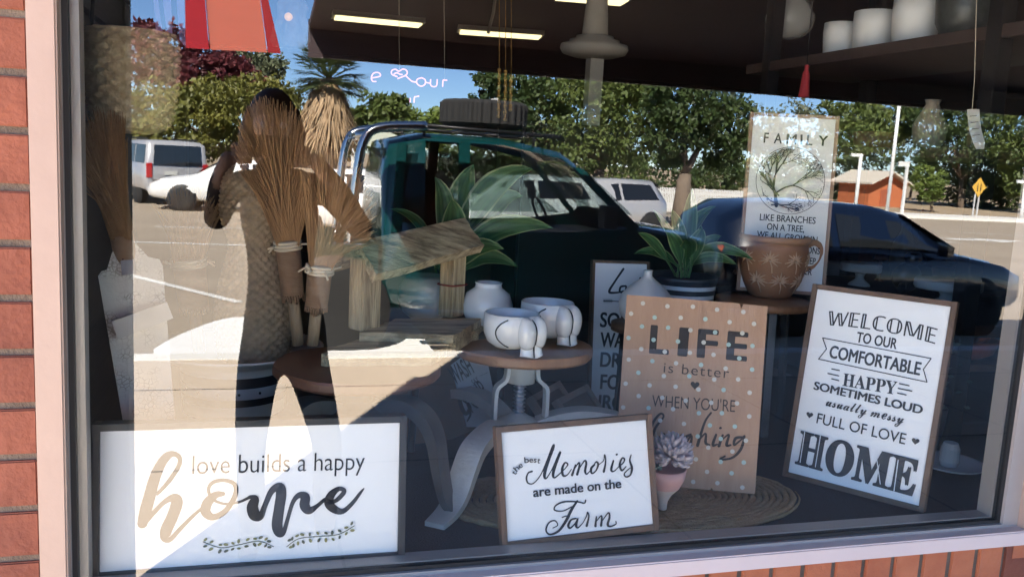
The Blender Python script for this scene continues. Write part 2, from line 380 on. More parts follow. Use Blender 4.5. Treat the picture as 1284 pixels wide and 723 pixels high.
def leanpos(x, y, a, t):
    a, t = R(a), R(t); e = Vector((math.cos(a), math.sin(a), 0)); nb = Vector((-math.sin(a), math.cos(a), 0))
    u = math.cos(t)*Vector((0, 0, 1))+math.sin(t)*nb; return e, u, e.cross(u)
class Sign:
    def __init__(s, name, x, y, z, a, t, W_, H_, label, roll=0, cat='sign'):
        s.e, s.u, s.n = leanpos(x, y, a, t); q = R(roll)
        e2 = math.cos(q)*s.e+math.sin(q)*s.u; s.u = -math.sin(q)*s.e+math.cos(q)*s.u; s.e = e2
        s.B = Vector((x, y, z)); s.W, s.H = W_, H_
        s.root = thing(name, s.B+s.e*W_/2, label, cat); s.items = MB(); s.c = .0008
        s.lm = []
    def pt(s, a, b_, c=0): return s.B+s.e*a+s.u*b_+s.n*c
    def uv(s, px, py):
        d = ray(px, py); t_ = (s.B-CAM).dot(s.n)/d.dot(s.n); q = CAM+d*t_-s.B; return q.dot(s.e), q.dot(s.u)
    def board(s, b, a0, a1, b0, b1, c0, c1, mi=0, bev=.0012):
        b.box(s.pt((a0+a1)/2, (b0+b1)/2, (c0+c1)/2), (a1-a0, b1-b0, c1-c0), mi, ax=(s.e, s.u, s.n), bev=bev)
    def make(s, panel_m, frame_m, fr, th=.022, proud=.008, left=None):
        b = MB(); s.board(b, fr, s.W-fr, fr, s.H-fr, -th+.004, 0); s.panel = b.build('panel', panel_m, s.root)
        if frame_m:
            b = MB(); l = fr
            s.board(b, 0, l, 0, s.H, -th, proud); s.board(b, s.W-l, s.W, 0, s.H, -th, proud)
            s.board(b, l, s.W-l, 0, l, -th+.0005, proud-.0005); s.board(b, l, s.W-l, s.H-l, s.H, -th+.0005, proud-.0005); b.build('frame', frame_m, s.root)
    def raw(s, verts, faces, mi=0):
        s.items.add([s.pt(x, y, s.c) for x, y in verts], faces, mi); s.c += .00003
    def text(s, body, p0, p1, cap, mi=0, bold=0, shear=0, track=1.0, arc=0, px=True):
        (x0, y0), (x1, y1) = (s.uv(*p0), s.uv(*p1)) if px else (p0, p1)
        cd = bpy.data.curves.new('t', 'FONT'); cd.body = body; cd.offset = min(0, bold); cd.shear = shear; cd.space_character = track; cd.resolution_u = 5
        o = bpy.data.objects.new('t', cd); COL.objects.link(o); dg = bpy.context.evaluated_depsgraph_get()
        me = bpy.data.meshes.new_from_object(o.evaluated_get(dg)); vs = [v.co.copy() for v in me.vertices]; fs = [list(p.vertices) for p in me.polygons]
        bpy.data.objects.remove(o); bpy.data.curves.remove(cd); bpy.data.meshes.remove(me)
        if not vs: return
        xa, xb = min(v.x for v in vs), max(v.x for v in vs)
        d = Vector((x1-x0, y1-y0)); L_ = d.length; d.normalize(); n_ = Vector((-d.y, d.x)); k = L_/(xb-xa); sy = cap/.69
        w_ = max(0, bold)
        for ox, oy in ([(0, 0)] if w_ == 0 else [(0, 0), (w_, 0), (-w_, 0), (w_*.7, w_*.5), (-w_*.7, w_*.5), (w_*.7, -w_*.5), (-w_*.7, -w_*.5)]):
            out = []
            for v in vs:
                t_ = (v.x-xa+ox)*k; a = t_/L_*2-1
                h = (v.y+oy)*sy + arc*(1-a*a)
                out.append((x0+d.x*t_+n_.x*h, y0+d.y*t_+n_.y*h))
            s.raw(out, fs, mi)
    def stroke(s, pts, crop, mi=0, k=6, local=False, wmul=1.0):
        ox, oy, sc = crop
        q = catmull([tuple(p) if len(p) == 3 else (p[0], p[1], 6) for p in pts], k)
        C = [Vector(s.uv(ox+p[0]/sc, oy+p[1]/sc)) if not local else Vector((p[0], p[1])) for p in q]
        if local: wd = [max(.0002, p[2])*wmul for p in q]
        else:
            a, b_ = Vector(s.uv(ox, oy)), Vector(s.uv(ox+10, oy)); m_ = (a-b_).length/10/sc*1.0
            wd = [max(.6, p[2])*m_*wmul for p in q]
        L_, R_ = [], []
        for i in range(len(C)):
            d = C[min(i+1, len(C)-1)]-C[max(i-1, 0)]
            d = d.normalized() if d.length > 1e-9 else Vector((1, 0)); n_ = Vector((-d.y, d.x))*wd[i]/2
            L_.append(C[i]+n_); R_.append(C[i]-n_)
        n = len(C); s.raw([tuple(v) for v in L_+R_], [(i, i+1, n+i+1, n+i) for i in range(n-1)], mi)
        for c_, w in ((C[0], wd[0]), (C[-1], wd[-1])): s.disc(c_, w/2, mi, 10)
    def disc(s, c_, r, mi=0, n=14):
        s.raw([(c_[0]+r*math.cos(2*math.pi*i/n), c_[1]+r*math.sin(2*math.pi*i/n)) for i in range(n)], [list(range(n))], mi)
    def finish(s, mats):
        if s.items.v: s.items.build('lettering', mats, s.root, fixn=False)
    def heart(s, px, py, r, mi=0):
        x, y = s.uv(px, py); v = []
        for i in range(24):
            t_ = 2*math.pi*i/24; v.append((x+r*16*math.sin(t_)**3/16, y+r*(13*math.cos(t_)-5*math.cos(2*t_)-2*math.cos(3*t_)-math.cos(4*t_))/16))
        s.raw(v, [list(range(24))], mi)

# ---- "love builds a happy home"
sg = Sign('framed_sign', -.262, .053, ZF+.001, -.6, 6.5, .54, .27, 'wide white sign in a thin black frame reading love builds a happy home', )
sg.make(sign_white, black_frame, .0125, .03, .008)
sg.text('love builds a happy', (241, 594), (457, 588), .0335, bold=-.004)
HC = (160, 550, 4.0125)
for st in ([(150, 275, 18), (205, 215, 24), (255, 140, 24), (262, 95, 24), (235, 75, 30), (200, 85, 45), (165, 130, 52), (135, 200, 58), (110, 290, 62), (88, 370, 62), (75, 425, 52)],
           [(85, 425, 24), (135, 365, 26), (190, 312, 28), (235, 295, 48), (248, 320, 62), (225, 390, 62), (195, 455, 62), (190, 495, 48), (215, 503, 28), (265, 450, 24), (330, 385, 20), (375, 345, 16)],
           [(480, 275, 25), (440, 282, 42), (402, 320, 54), (393, 365, 52), (430, 392, 38), (490, 362, 32), (538, 290, 28), (540, 230, 24), (490, 207, 22), (430, 217, 22), (407, 255, 18), (428, 302, 16), (490, 325, 14), (560, 316, 14), (620, 288, 18)],
           [(615, 290, 20), (640, 300, 44), (628, 340, 62), (640, 382, 62), (668, 388, 40), (692, 330, 30), (725, 260, 36), (765, 240, 52), (772, 280, 58), (762, 350, 58), (752, 430, 60), (765, 472, 50), (785, 465, 28), (805, 400, 22), (830, 320, 24), (860, 283, 34), (893, 290, 52), (890, 332, 56), (912, 358, 46), (950, 338, 26), (990, 303, 20)],
           [(985, 310, 18), (1040, 312, 24), (1080, 278, 28), (1088, 256, 26), (1060, 250, 28), (1024, 280, 46), (1012, 320, 52), (1040, 352, 46), (1082, 362, 32), (1130, 322, 24), (1170, 270, 18), (1188, 248, 8)]):
    sg.stroke(st, HC)
leaf_g = mat('olive_leaf_print', (.16, .17, .06), .6, col2=(.30, .28, .12), scale=90)
leaf_d = mat('grey_leaf_print', (.10, .11, .07), .6)
sg.stroke([(735, 540, 4), (660, 512, 5), (560, 530, 5), (470, 545, 5), (380, 515, 5)], HC, 2); sg.stroke([(800, 540, 4), (860, 500, 5), (960, 488, 5), (1060, 478, 5), (1140, 435, 5)], HC, 2)
rl = random.Random(5)
def sprig(path, n):
    q = catmull(path, 20)
    for i in range(n):
        p = q[int((i+.5)/n*(len(q)-1))]; 
        for sd in (-1, 1):
            c_ = sg.uv(HC[0]+(p[0]+rl.uniform(-4, 4))/HC[2], HC[1]+(p[1]+sd*17+rl.uniform(-3, 3))/HC[2]); r_ = .0028+rl.uniform(0, .0008)
            an = rl.uniform(0, 3.14); v = [(c_[0]+r_*(1.25*math.cos(t_)*math.cos(an)-.75*math.sin(t_)*math.sin(an)), c_[1]+r_*(1.25*math.cos(t_)*math.sin(an)+.75*math.sin(t_)*math.cos(an))) for t_ in [2*math.pi*j/9 for j in range(9)]]
            sg.raw(v, [list(range(9))], 1 if rl.random() < .6 else 2)
sprig([(715, 530), (660, 512), (560, 530), (470, 545), (375, 515)], 11); sprig([(815, 525), (860, 500), (960, 488), (1060, 478), (1140, 435)], 11)
sg.finish([ink, leaf_g, leaf_d])

# ---- "the best Memories are made on the Farm"
sg = Sign('framed_sign', .472, .055, ZF+.001, -2, 13, .332, .236, 'small white sign in a walnut frame reading the best memories are made on the farm', roll=3.4)
sg.make(sign_white, wood_dark, .0115, .022, .006)
MC = (630, 550, 5.56)
for st in ([(205, 225, 10), (180, 235, 8), (167, 270, 10), (177, 305, 8), (215, 308, 6), (265, 250, 6), (310, 150, 8), (345, 60, 10), (358, 40, 10), (353, 65, 14), (328, 125, 17), (302, 200, 19), (292, 255, 16), (305, 273, 8), (345, 210, 6), (385, 120, 8), (403, 88, 11), (393, 115, 15), (365, 190, 17), (352, 248, 15), (365, 268, 9), (410, 230, 6)],
           [(410, 230, 6), (440, 200, 6), (455, 175, 8), (435, 165, 9), (416, 205, 14), (422, 252, 13), (450, 250, 7), (480, 210, 5)],
           [(508, 180, 8), (485, 250, 14)], [(490, 225, 5), (530, 165, 8), (535, 190, 12), (520, 245, 14)], [(525, 220, 5), (570, 152, 8), (583, 168, 12), (575, 222, 13), (587, 243, 8), (615, 215, 5)],
           [(640, 178, 10), (617, 205, 14), (622, 238, 10), (650, 220, 8), (666, 178, 12), (655, 158, 9), (640, 172, 6)],
           [(665, 180, 5), (703, 150, 5), (710, 108, 7), (718, 140, 8), (715, 180, 10), (705, 225, 14)], [(772, 150, 9), (757, 212, 14), (775, 224, 7), (810, 190, 5)], [(793, 108, 10), (797, 106, 10)],
           [(810, 190, 6), (840, 165, 7), (849, 140, 9), (833, 132, 9), (816, 175, 13), (830, 218, 11), (860, 190, 6)], [(895, 110, 7), (886, 150, 10), (901, 200, 14), (890, 248, 10), (860, 263, 8), (847, 243, 8), (870, 215, 6), (905, 190, 4)],
           [(578, 425, 8), (568, 445, 8), (520, 436, 8), (430, 436, 9), (372, 460, 8), (362, 493, 8), (420, 500, 6), (480, 470, 6)], [(520, 430, 10), (480, 490, 16), (440, 570, 16), (390, 638, 13), (330, 663, 10), (302, 633, 9), (322, 582, 8), (363, 567, 7), (383, 598, 6), (350, 618, 5)],
           [(415, 545, 6), (440, 535, 6), (465, 540, 5)], [(510, 552, 8), (476, 562, 11), (457, 600, 14), (471, 618, 10), (505, 585, 7), (523, 552, 9), (511, 598, 15), (525, 616, 8), (560, 580, 5)],
           [(560, 580, 5), (585, 532, 6), (590, 507, 7), (600, 537, 9), (585, 602, 14)], [(652, 540, 8), (646, 604, 14)], [(646, 580, 5), (688, 532, 8), (685, 600, 14)], [(688, 575, 5), (735, 512, 8), (744, 542, 12), (731, 593, 14), (750, 607, 9), (788, 590, 7), (788, 572, 7)]):
    sg.stroke(st, MC, wmul=1.3)
def mpt(x, y): return (MC[0]+x/MC[2], MC[1]+y/MC[2])
sg.text('are made on the', mpt(215, 402), mpt(825, 338), .0185, bold=.026)
for ch, p0, p1 in (('t', (88, 252), (100, 233)), ('h', (98, 228), (118, 206)), ('e', (118, 205), (142, 190)), ('b', (152, 166), (182, 162)), ('e', (186, 163), (210, 161)), ('s', (214, 161), (232, 163)), ('t', (237, 164), (255, 168))):
    sg.text(ch, mpt(*p0), mpt(*p1), .0115, bold=.014)
sg.finish([ink])

# ---- LIFE board
board_m = mat('pinkish_pine_board', (.36, .20, .12), .6, col2=(.50, .31, .195), scale=5, stretch=(7, 7, .6), detail=8, contrast=.7, bump=.15, bscale=30)
sg = Sign('wooden_sign', .826, .337, .7575, -22.6, 9.2, .328, .443, 'polka dotted pine board reading LIFE is better when you\'re laughing')
b = MB(); k = .006
v = [(0, 0), (.225, 0), (.228, k), (.232, 0), (sg.W, 0), (sg.W, sg.H-.004), (sg.W*.83, sg.H-.003), (sg.W*.815, sg.H-.014), (sg.W*.80, sg.H-.002), (.1, sg.H), (0, sg.H)]
b.prism([sg.pt(x, y, 0) for x, y in v], sg.n*-.014); b.build('panel', board_m, sg.root)
LC = (780, 370, 3.142)
def lpt(x, y): return (LC[0]+x/LC[2], LC[1]+y/LC[2])
for ch, a, c_ in (('L', (112, 226), (177, 231)), ('I', (226, 236), (248, 238)), ('F', (300, 242), (367, 247)), ('E', (415, 251), (484, 257))): sg.text(ch, lpt(*a), lpt(*c_), .065, bold=.04)
sg.text('is better', lpt(163, 303), lpt(420, 326), .024, bold=-.006, track=1.15); sg.heart(*lpt(287, 353), .0105)
sg.text("WHEN YOU'RE", lpt(117, 438), lpt(444, 459), .028, bold=-.004)
for st in ([(112, 540, 7), (122, 500, 8), (150, 466, 7), (163, 478, 6), (132, 520, 8), (118, 565, 9), (130, 580, 6)], [(165, 545, 7), (148, 560, 8), (148, 582, 8), (170, 570, 6), (178, 545, 8), (176, 582, 7)], [(200, 548, 6), (194, 580, 9), (214, 583, 6), (235, 548, 6), (230, 585, 8)], [(270, 547, 7), (247, 560, 9), (247, 583, 7), (274, 552, 6), (264, 600, 9), (235, 633, 6)],
           [(350, 462, 6), (325, 500, 7), (297, 590, 10)], [(302, 570, 5), (329, 543, 6), (329, 580, 9), (345, 588, 5)], [(370, 548, 7), (357, 588, 9), (374, 586, 5)], [(386, 522, 7), (388, 521, 7)], [(396, 550, 7), (381, 592, 9)], [(386, 575, 4), (420, 547, 6), (411, 588, 9), (428, 588, 5)], [(477, 558, 7), (447, 562, 9), (441, 588, 7), (470, 566, 5), (482, 553, 6), (467, 605, 9), (432, 639, 7), (386, 645, 6), (405, 632, 5)]):
    sg.stroke(st, LC, wmul=1.25)
dots = [(0.03+.037*((i*2+(j % 2)) % 18)/2*1.0, .02+.027*j) for j in range(17) for i in range(9)]
rd = random.Random(8)
for j in range(16):
    for i in range(6):
        x, y = .012+.0575*i+(.029 if j % 2 else 0), .016+.0272*j
        if x < sg.W-.006: sg.disc((x+rd.uniform(-.003, .003), y+rd.uniform(-.003, .003)), .0053, 1 if rd.random() < .7 else 2, 12)
sg.finish([ink_brown, mat('cream_dot', (.62, .58, .48), .6), mat('mint_dot', (.42, .55, .48), .6)])

# ---- WELCOME sign
sg = Sign('framed_sign', 1.287, .338, ZF+.002, -53.3, 9.6, .333, .49, 'tall white sign in a walnut frame reading welcome to our comfortable happy home')
sg.make(sign_white, wood_dark, .0125, .022, .006)
WC = (990, 370, 2.678)
def wpt(x, y): return (WC[0]+x/WC[2], WC[1]+y/WC[2])
sg.text('𝕎𝔼𝕃ℂ𝕆𝕄𝔼', wpt(125, 100), wpt(488, 163), .034, bold=.010, arc=.008)
sg.text('TO OUR', wpt(224, 156), wpt(358, 180), .0245, bold=.03)
sg.text('COMFORTABLE', wpt(133, 208), wpt(436, 268), .030, bold=.035)
rp_ = [(112, 143), (476, 212), (450, 248), (462, 291), (98, 214), (125, 180)]
for i in range(6):
    a, c_ = rp_[i], rp_[(i+1) % 6]; sg.stroke([(*a, 3.2), (*c_, 3.2)], WC, k=2)
sg.text('𝐇𝐀𝐏𝐏𝐘', wpt(178, 303), wpt(357, 333), .031, bold=.01)
for a, c_ in (((143, 247), (168, 252)), ((130, 262), (166, 270)), ((143, 280), (166, 286)), ((370, 296), (402, 303)), ((366, 312), (411, 321)), ((364, 328), (392, 334))): sg.stroke([(*a, 4), (*c_, 4)], WC, k=2)
sg.text('SOMETIMES LOUD', wpt(82, 315), wpt(444, 398), .0195, bold=.035)
sg.text('𝓊𝓈𝓊𝒶𝓁𝓁𝓎 𝓂ℯ𝓈𝓈𝓎', wpt(123, 370), wpt(382, 430), .025, bold=.02)
sg.text('FULL OF LOVE', wpt(91, 428), wpt(388, 500), .0255, bold=.004)
sg.heart(*wpt(69, 401), .0085); sg.heart(*wpt(424, 489), .0085)
sg.text('𝐇𝐎𝐌𝐄', wpt(22, 563), wpt(415, 672), .083, bold=.03)
# inline cuts in HOME
for a, c_ in (((53, 455), (37, 560)), ((106, 467), (88, 575)), ((290, 520), (306, 632)), ((366, 552), (352, 655))): sg.stroke([(*a, 2.6), (*c_, 2.6)], WC, 1, k=2)
sg.finish([ink, sign_white])

# ---- FAMILY sign
pale_frame = mat('pale_brown_frame', (.33, .20, .13), .6, col2=(.42, .27, .18), scale=14, bump=.2)
sg = Sign('framed_sign', 1.419, .857, 1.14, -23, 5.2, .262, .54, 'white FAMILY sign with a tree drawing standing behind the carved brown pot')
sg.make(mat('cream_sign', (.86, .84, .78), .55, col2=(.88, .86, .81), scale=6), pale_frame, .010, .02, .005)
FC = (920, 135, 3.143)
def fpt(x, y): return (FC[0]+x/FC[2], FC[1]+y/FC[2])
for ch, a, c_ in zip('FAMILY', ((118, 138), (158, 140), (207, 143), (263, 146), (286, 147), (332, 150)), ((135, 139), (188, 142), (245, 145), (269, 146), (308, 149), (368, 152))): sg.text(ch, fpt(*a), fpt(*c_), .030, bold=.02)
for t_, a, c_ in (('LIKE BRANCHES', (102, 443), (321, 458)), ('ON A TREE,', (130, 480), (276, 491)), ('WE ALL GROW IN', (90, 510), (327, 534)), ('DIFFERENT DIRECTIONS', (70, 550), (337, 578)), ('YET OUR ROOTS KEEP', (80, 592), (320, 618)), ('US ALL TOGETHER', (80, 634), (306, 660))): sg.text(t_, fpt(*a), fpt(*c_), .0195, bold=.018)
cc = sg.uv(*fpt(222, 288)); rr = .101
ring = [(cc[0]+rr*math.cos(t_), cc[1]+rr*math.sin(t_), .0016) for t_ in [2*math.pi*i/48 for i in range(49)]]; sg.stroke(ring, (0, 0, 1), k=1, local=True)
rt = random.Random(11)
def branch(x, y, an, ln, w, d):
    if d == 0 or ln < .006: return
    pts = [(x, y, w)]
    for i in range(3):
        an += rt.uniform(-.25, .25); x += ln/3*math.cos(an); y += ln/3*math.sin(an)
        if math.hypot(x-cc[0], y-cc[1]) > rr*.95: break
        pts.append((x, y, w*(1-.12*i)))
    if len(pts) > 1: sg.stroke(pts, (0, 0, 1), k=3, local=True)
    if d < 4:
        for _ in range(3):
            lx, ly = x+rt.uniform(-.011, .011), y+rt.uniform(-.011, .011)
            if math.hypot(lx-cc[0], ly-cc[1]) < rr*.96: sg.disc((lx, ly), rt.uniform(.0008, .0016), 0, 6)
    for q in ((-.45, .8), (.4, .8), (.05, .7)) if d > 2 else ((-.4, .8), (.4, .8)): branch(x, y, an+q[0]+rt.uniform(-.15, .15), ln*q[1], w*.66, d-1)
bx, by = cc[0]-.035, cc[1]-.078
branch(bx, by, 1.75, .055, .010, 6); branch(bx-.004, by+.04, .75, .05, .005, 5); branch(bx, by+.03, 2.2, .04, .004, 4)
for q in (-2.9, -.15, -.35, 3.0, -.6): branch(bx, by+.004, q, .03, .004, 3)
sg.finish([mat('grey_print', (.02, .02, .022), .6)])

# ---- laundry sign
sg = Sign('framed_sign', .943, .817, ZF+.002, -2.5, 6, .178, .477, 'narrow white laundry sign half hidden behind the polka dotted board')
sg.make(mat('dim_white_sign', (.78, .78, .78), .5), wood_dark, .008, .02, .005)
DC = (730, 310, 3.14)
def dpt(x, y): return (DC[0]+x/DC[2], DC[1]+y/DC[2])
for st in ([(162, 85, 9), (130, 132, 8), (106, 174, 10), (135, 178, 7), (162, 172, 6)], [(172, 152, 7), (152, 155, 8), (148, 174, 8), (166, 176, 7), (173, 156, 7)], [(200, 152, 8), (182, 163, 8), (184, 178, 7), (202, 158, 6), (203, 178, 7)], [(228, 120, 7), (222, 178, 8)], [(250, 152, 7), (238, 164, 7), (252, 178, 8)]): sg.stroke(st, DC)
sg.stroke([(82, 210, 3), (150, 213, 3)], DC, k=2)
for q in range(5): sg.stroke([(84+q*7, 204, 2), (90+q*7, 210, 2), (84+q*7, 217, 2)], DC, k=2)
for t_, y_ in (('SORT', 312), ('WASH', 390), ('DRY', 468), ('FOLD', 555), ('IRON', 635)):
    wd_ = 150 if t_ in ('SORT', 'WASH', 'FOLD') else 115 if t_ == 'DRY' else 140
    sg.text(t_, dpt(70 if t_ != 'IRON' else 63, y_), dpt(70+wd_, y_+5), .042, bold=.03)
sg.finish([ink])

# ---- small WASH / SAY / YOUR sign leaning under the stool
sg = Sign('framed_sign', .44, .70, ZF+.002, 14, 10, .17, .27, 'small sign on a brown board under the round stool reading wash and say your', roll=14)
def spx(x, y): return (540+x/6.575, 430+y/6.575)
b = MB(); sg.board(b, -.07, .17, -.02, .30, -.025, -.004); b.build('backing_board', mat('brown_board', (.13, .07, .04), .6, col2=(.18, .10, .06), scale=9, stretch=(1, 1, .2)), sg.root)
q = [sg.uv(*spx(*c_)) for c_ in ((170, 180), (330, 60), (470, 160), (560, 590), (470, 690), (300, 690))]
b = MB(); b.prism([sg.pt(x, y, 0) for x, y in q], sg.n*-.006); b.build('panel', mat('blue_white_panel', (.55, .57, .62), .5), sg.root)
sg.text('WASH', spx(205, 345), spx(360, 240), .052, bold=.02); sg.text('SAY', spx(352, 350), spx(402, 315), .017, bold=.005)
sg.text('YOUR', spx(330, 590), spx(500, 430), .062, bold=.004); sg.stroke([(270, 420, 24), (238, 450, 30), (255, 530, 34), (290, 580, 30), (320, 540, 34), (305, 500, 28)], (540, 430, 6.575)); sg.stroke([(320, 540, 24), (325, 590, 20), (300, 640, 12)], (540, 430, 6.575))
sg.stroke([(250, 385, 2.5), (345, 345, 2.5)], (540, 430, 6.575), k=2); sg.stroke([(400, 270, 2.5), (470, 240, 2.5)], (540, 430, 6.575), k=2)
sg.finish([ink])

# ================================================================== DISPLAY OBJECTS
iron_m = mat('pewter_painted_iron', (.70, .69, .64), .4, metal=.2, col2=(.80, .79, .74), scale=25, bump=.15, bscale=90)
cream_iron = mat('cream_painted_iron', (.74, .71, .63), .4, col2=(.8, .77, .7), scale=10)
stool_wood = mat('mango_wood', (.24, .11, .05), .4, col2=(.46, .24, .12), scale=5, stretch=(6, 1, 1), contrast=.6, bump=.1, bscale=40)
stool_wood2 = mat('red_brown_wood', (.16, .062, .032), .4, col2=(.23, .10, .055), scale=5, stretch=(6, 1, 1), contrast=.6)
def crank_stool(cx, cy, zt, r, wood, iron, label, angles, path, hub):
    root = thing('crank_stool', (cx, cy, ZF), label, 'stool', 'cast iron crank stools')
    b = MB(); rn = random.Random(int(cx*100))
    ph = [rn.uniform(0, 6) for _ in range(3)]
    wob = lambda k_, a: .012*math.sin(3*a+ph[0])+.008*math.sin(7*a+ph[1])+.004*math.sin(13*a+ph[2])
    b.lathe([(1e-5, -.024), (r*.97, -.024), (r, -.018), (r*1.0, -.005), (r*.985, 0), (1e-5, 0)], (cx, cy, zt), 72, fn=wob, smooth=False, cap=False); b.build('stool_top', wood, root)
    b = MB(); b.lathe([(1e-5, -.033), (r*.62, -.033), (r*.66, -.029), (r*.66, -.0245), (1e-5, -.0245)], (cx, cy, zt), 40, cap=False); b.build('top_plate', cream_iron, root)
    hz_ = hub-(zt-ZF)
    b = MB(); b.lathe([(.036, -.095), (.036, -.05), (.044, -.044), (.047, -.034)], (cx, cy, zt), 28)
    if hub < .16:
        for sgn in (-1, 1):
            b.strap(catmull([(cx+sgn*.037, cy-.012, zt-.05), (cx+sgn*.041, cy-.012, zt-.085), (cx+sgn*.062, cy-.012, zt-.105), (cx+sgn*.066, cy-.012, zt-.135), (cx+sgn*.066, cy-.012, zt+hz_)], 4), .026, .009, (0, 1, 0))
        b.build('yoke', cream_iron, root)
        b = MB(); b.lathe([(.0125+.004*math.sin(i*1.57), -.095-.0025*i) for i in range(44)], (cx, cy, zt), 20); b.build('crank_screw', mat('dull_steel', (.4, .4, .42), .35, metal=.8), root)
    else: b.build('yoke', iron, root)
    b = MB(); b.lathe([(.02, hz_-.04), (.085, hz_-.03), (.088, hz_-.01), (.055, hz_+.005), (.03, hz_+.016), (.015, hz_+.026)], (cx, cy, zt), 32); b.build('hub', iron, root)
    for a in angles:
        d = Vector((math.cos(R(a)), math.sin(R(a)), 0)); pr = catmull(path, 6); b = MB()
        b.strap([Vector((cx, cy, ZF))+d*q[0]+Vector((0, 0, q[1])) for q in pr], [.044+.012*math.sin(math.pi*i/(len(pr)-1)) for i in range(len(pr))], [.028-.018*(i/(len(pr)-1))**2 for i in range(len(pr))], Vector((-d.y, d.x, 0)))
        b.build('leg', iron, root)
    return root
crank_stool(.635, .515, 1.052, .172, stool_wood, iron_m, 'pewter crank stool with a pale patchy round wood top carrying two white mugs', (232, 352, 112), [(.05, .105), (.11, .125), (.178, .132), (.266, .117), (.312, .078), (.346, .038), (.388, .016), (.45, .010)], .107)
crank_stool(.215, .345, 1.05, .176, stool_wood2, mat('dark_iron', (.10, .10, .10), .4, metal=.5, col2=(.15, .15, .15), scale=20), 'dark crank stool with red brown top beside the striped pot, carrying the plank house', (-33, 87, 207), [(.05, .215), (.09, .228), (.126, .228), (.163, .204), (.186, .162), (.2, .096), (.217, .037), (.245, .010)], .215)

# --- rustic plank house
old_wood = mat('weathered_plank', (.17, .11, .055), .9, col2=(.74, .56, .33), scale=5, stretch=(1.5, 10, 10), detail=14, contrast=.34, bump=.7, bscale=22)
old_wood2 = mat('weathered_post', (.22, .145, .075), .9, col2=(.72, .54, .31), scale=5, stretch=(12, 12, 1), detail=14, contrast=.34, bump=.7, bscale=22)
HS = thing('plank_house', (.3, .5, 1.052), 'rustic open house of weathered planks with a pitched roof on a rough board', 'ornament')
def rough_board(poly, vec, seed, n=10, amp=.004):
    # plank with frayed end grain: outline subdivided and jittered
    rn = random.Random(seed); out = []
    for i in range(len(poly)):
        a, c_ = Vector(poly[i]), Vector(poly[(i+1) % len(poly)])
        for k_ in range(n):
            q = a.lerp(c_, k_/n); out.append(q+Vector((rn.uniform(-amp, amp), rn.uniform(-amp, amp), 0 if k_ else 0)))
    b = MB(); b.prism(out, vec); return b
zb = 1.052
fl, fr_, brr = PZ(400, 459, zb), PZ(541, 458, zb), PZ(606, 420, zb); bl = fl+(brr-fr_)*.95+Vector((.0, .0, 0))
rough_board([fl, fr_, brr, bl], (0, 0, .026), 2, 12, .005).build('base_board', old_wood, HS)
m0 = fl.lerp(bl, .42); m1 = fr_.lerp(brr, .30)
rough_board([m0+Vector((.02, 0, .0265)), m1+Vector((.01, 0, .0265)), brr+Vector((-.01, -.01, .0265)), bl+Vector((.02, -.01, .0265))], (0, 0, .02), 4, 10, .004).build('base_board', old_wood, HS)
ya, yb = .42, .63
tl, trr, br2, bl2 = P(447, 303, .50), P(582, 273, .73), P(607, 307, .64), P(473, 344, .42)
n_ = (trr-tl).cross(bl2-tl).normalized(); n_ = n_ if n_.z > 0 else -n_
rough_board([tl, trr, br2, bl2], -n_*.026, 7, 9, .003).build('roof_board', old_wood, HS)
dl = bl2-tl; dr = br2-trr; fl2 = lambda v: Vector((-v.x, -v.y, v.z))*.92
ax_ = (trr-tl).normalized(); hz = Vector((-ax_.y, ax_.x, 0)).normalized()
def back(v): return v - 2*hz*v.dot(hz) 
n2 = (trr-tl).cross(back(dl)).normalized(); n2 = n2 if n2.z > 0 else -n2
e_ = ax_*.008
rough_board([tl-e_, trr-e_, trr-e_+back(dl)*.9, tl-e_+back(dl)*.9], -n2*.026, 9, 9, .003).build('roof_board', old_wood, HS)
axh = Vector((ax_.x, ax_.y, 0)).normalized()
def post(px, w, y, zt_):
    c_ = P(px, 360, y); b = MB(); zl = zb+.043
    b.box((c_.x, c_.y, (zl+zt_)/2), (w, .045, zt_-zl), ax=(axh, hz, Vector((0, 0, 1))), bev=.003); b.build('post', old_wood2, HS); return c_
pa = post(458, .062, .50, P(458, 322, .50).z); pb = post(567, .052, .66, P(567, 312, .66).z)
b = MB(); ring = []
for i in range(18):
    a = 2*math.pi*i/18; ring.append(pb+axh*(.032*math.copysign(abs(math.cos(a))**.4, math.cos(a)))+hz*(.029*math.copysign(abs(math.sin(a))**.4, math.sin(a)))+Vector((0, 0, P(567, 356, .66).z-pb.z)))
b.tube(ring, .0022, 6, closed=True); b.build('twine', mat('red_twine', (.25, .03, .02), .8), HS)

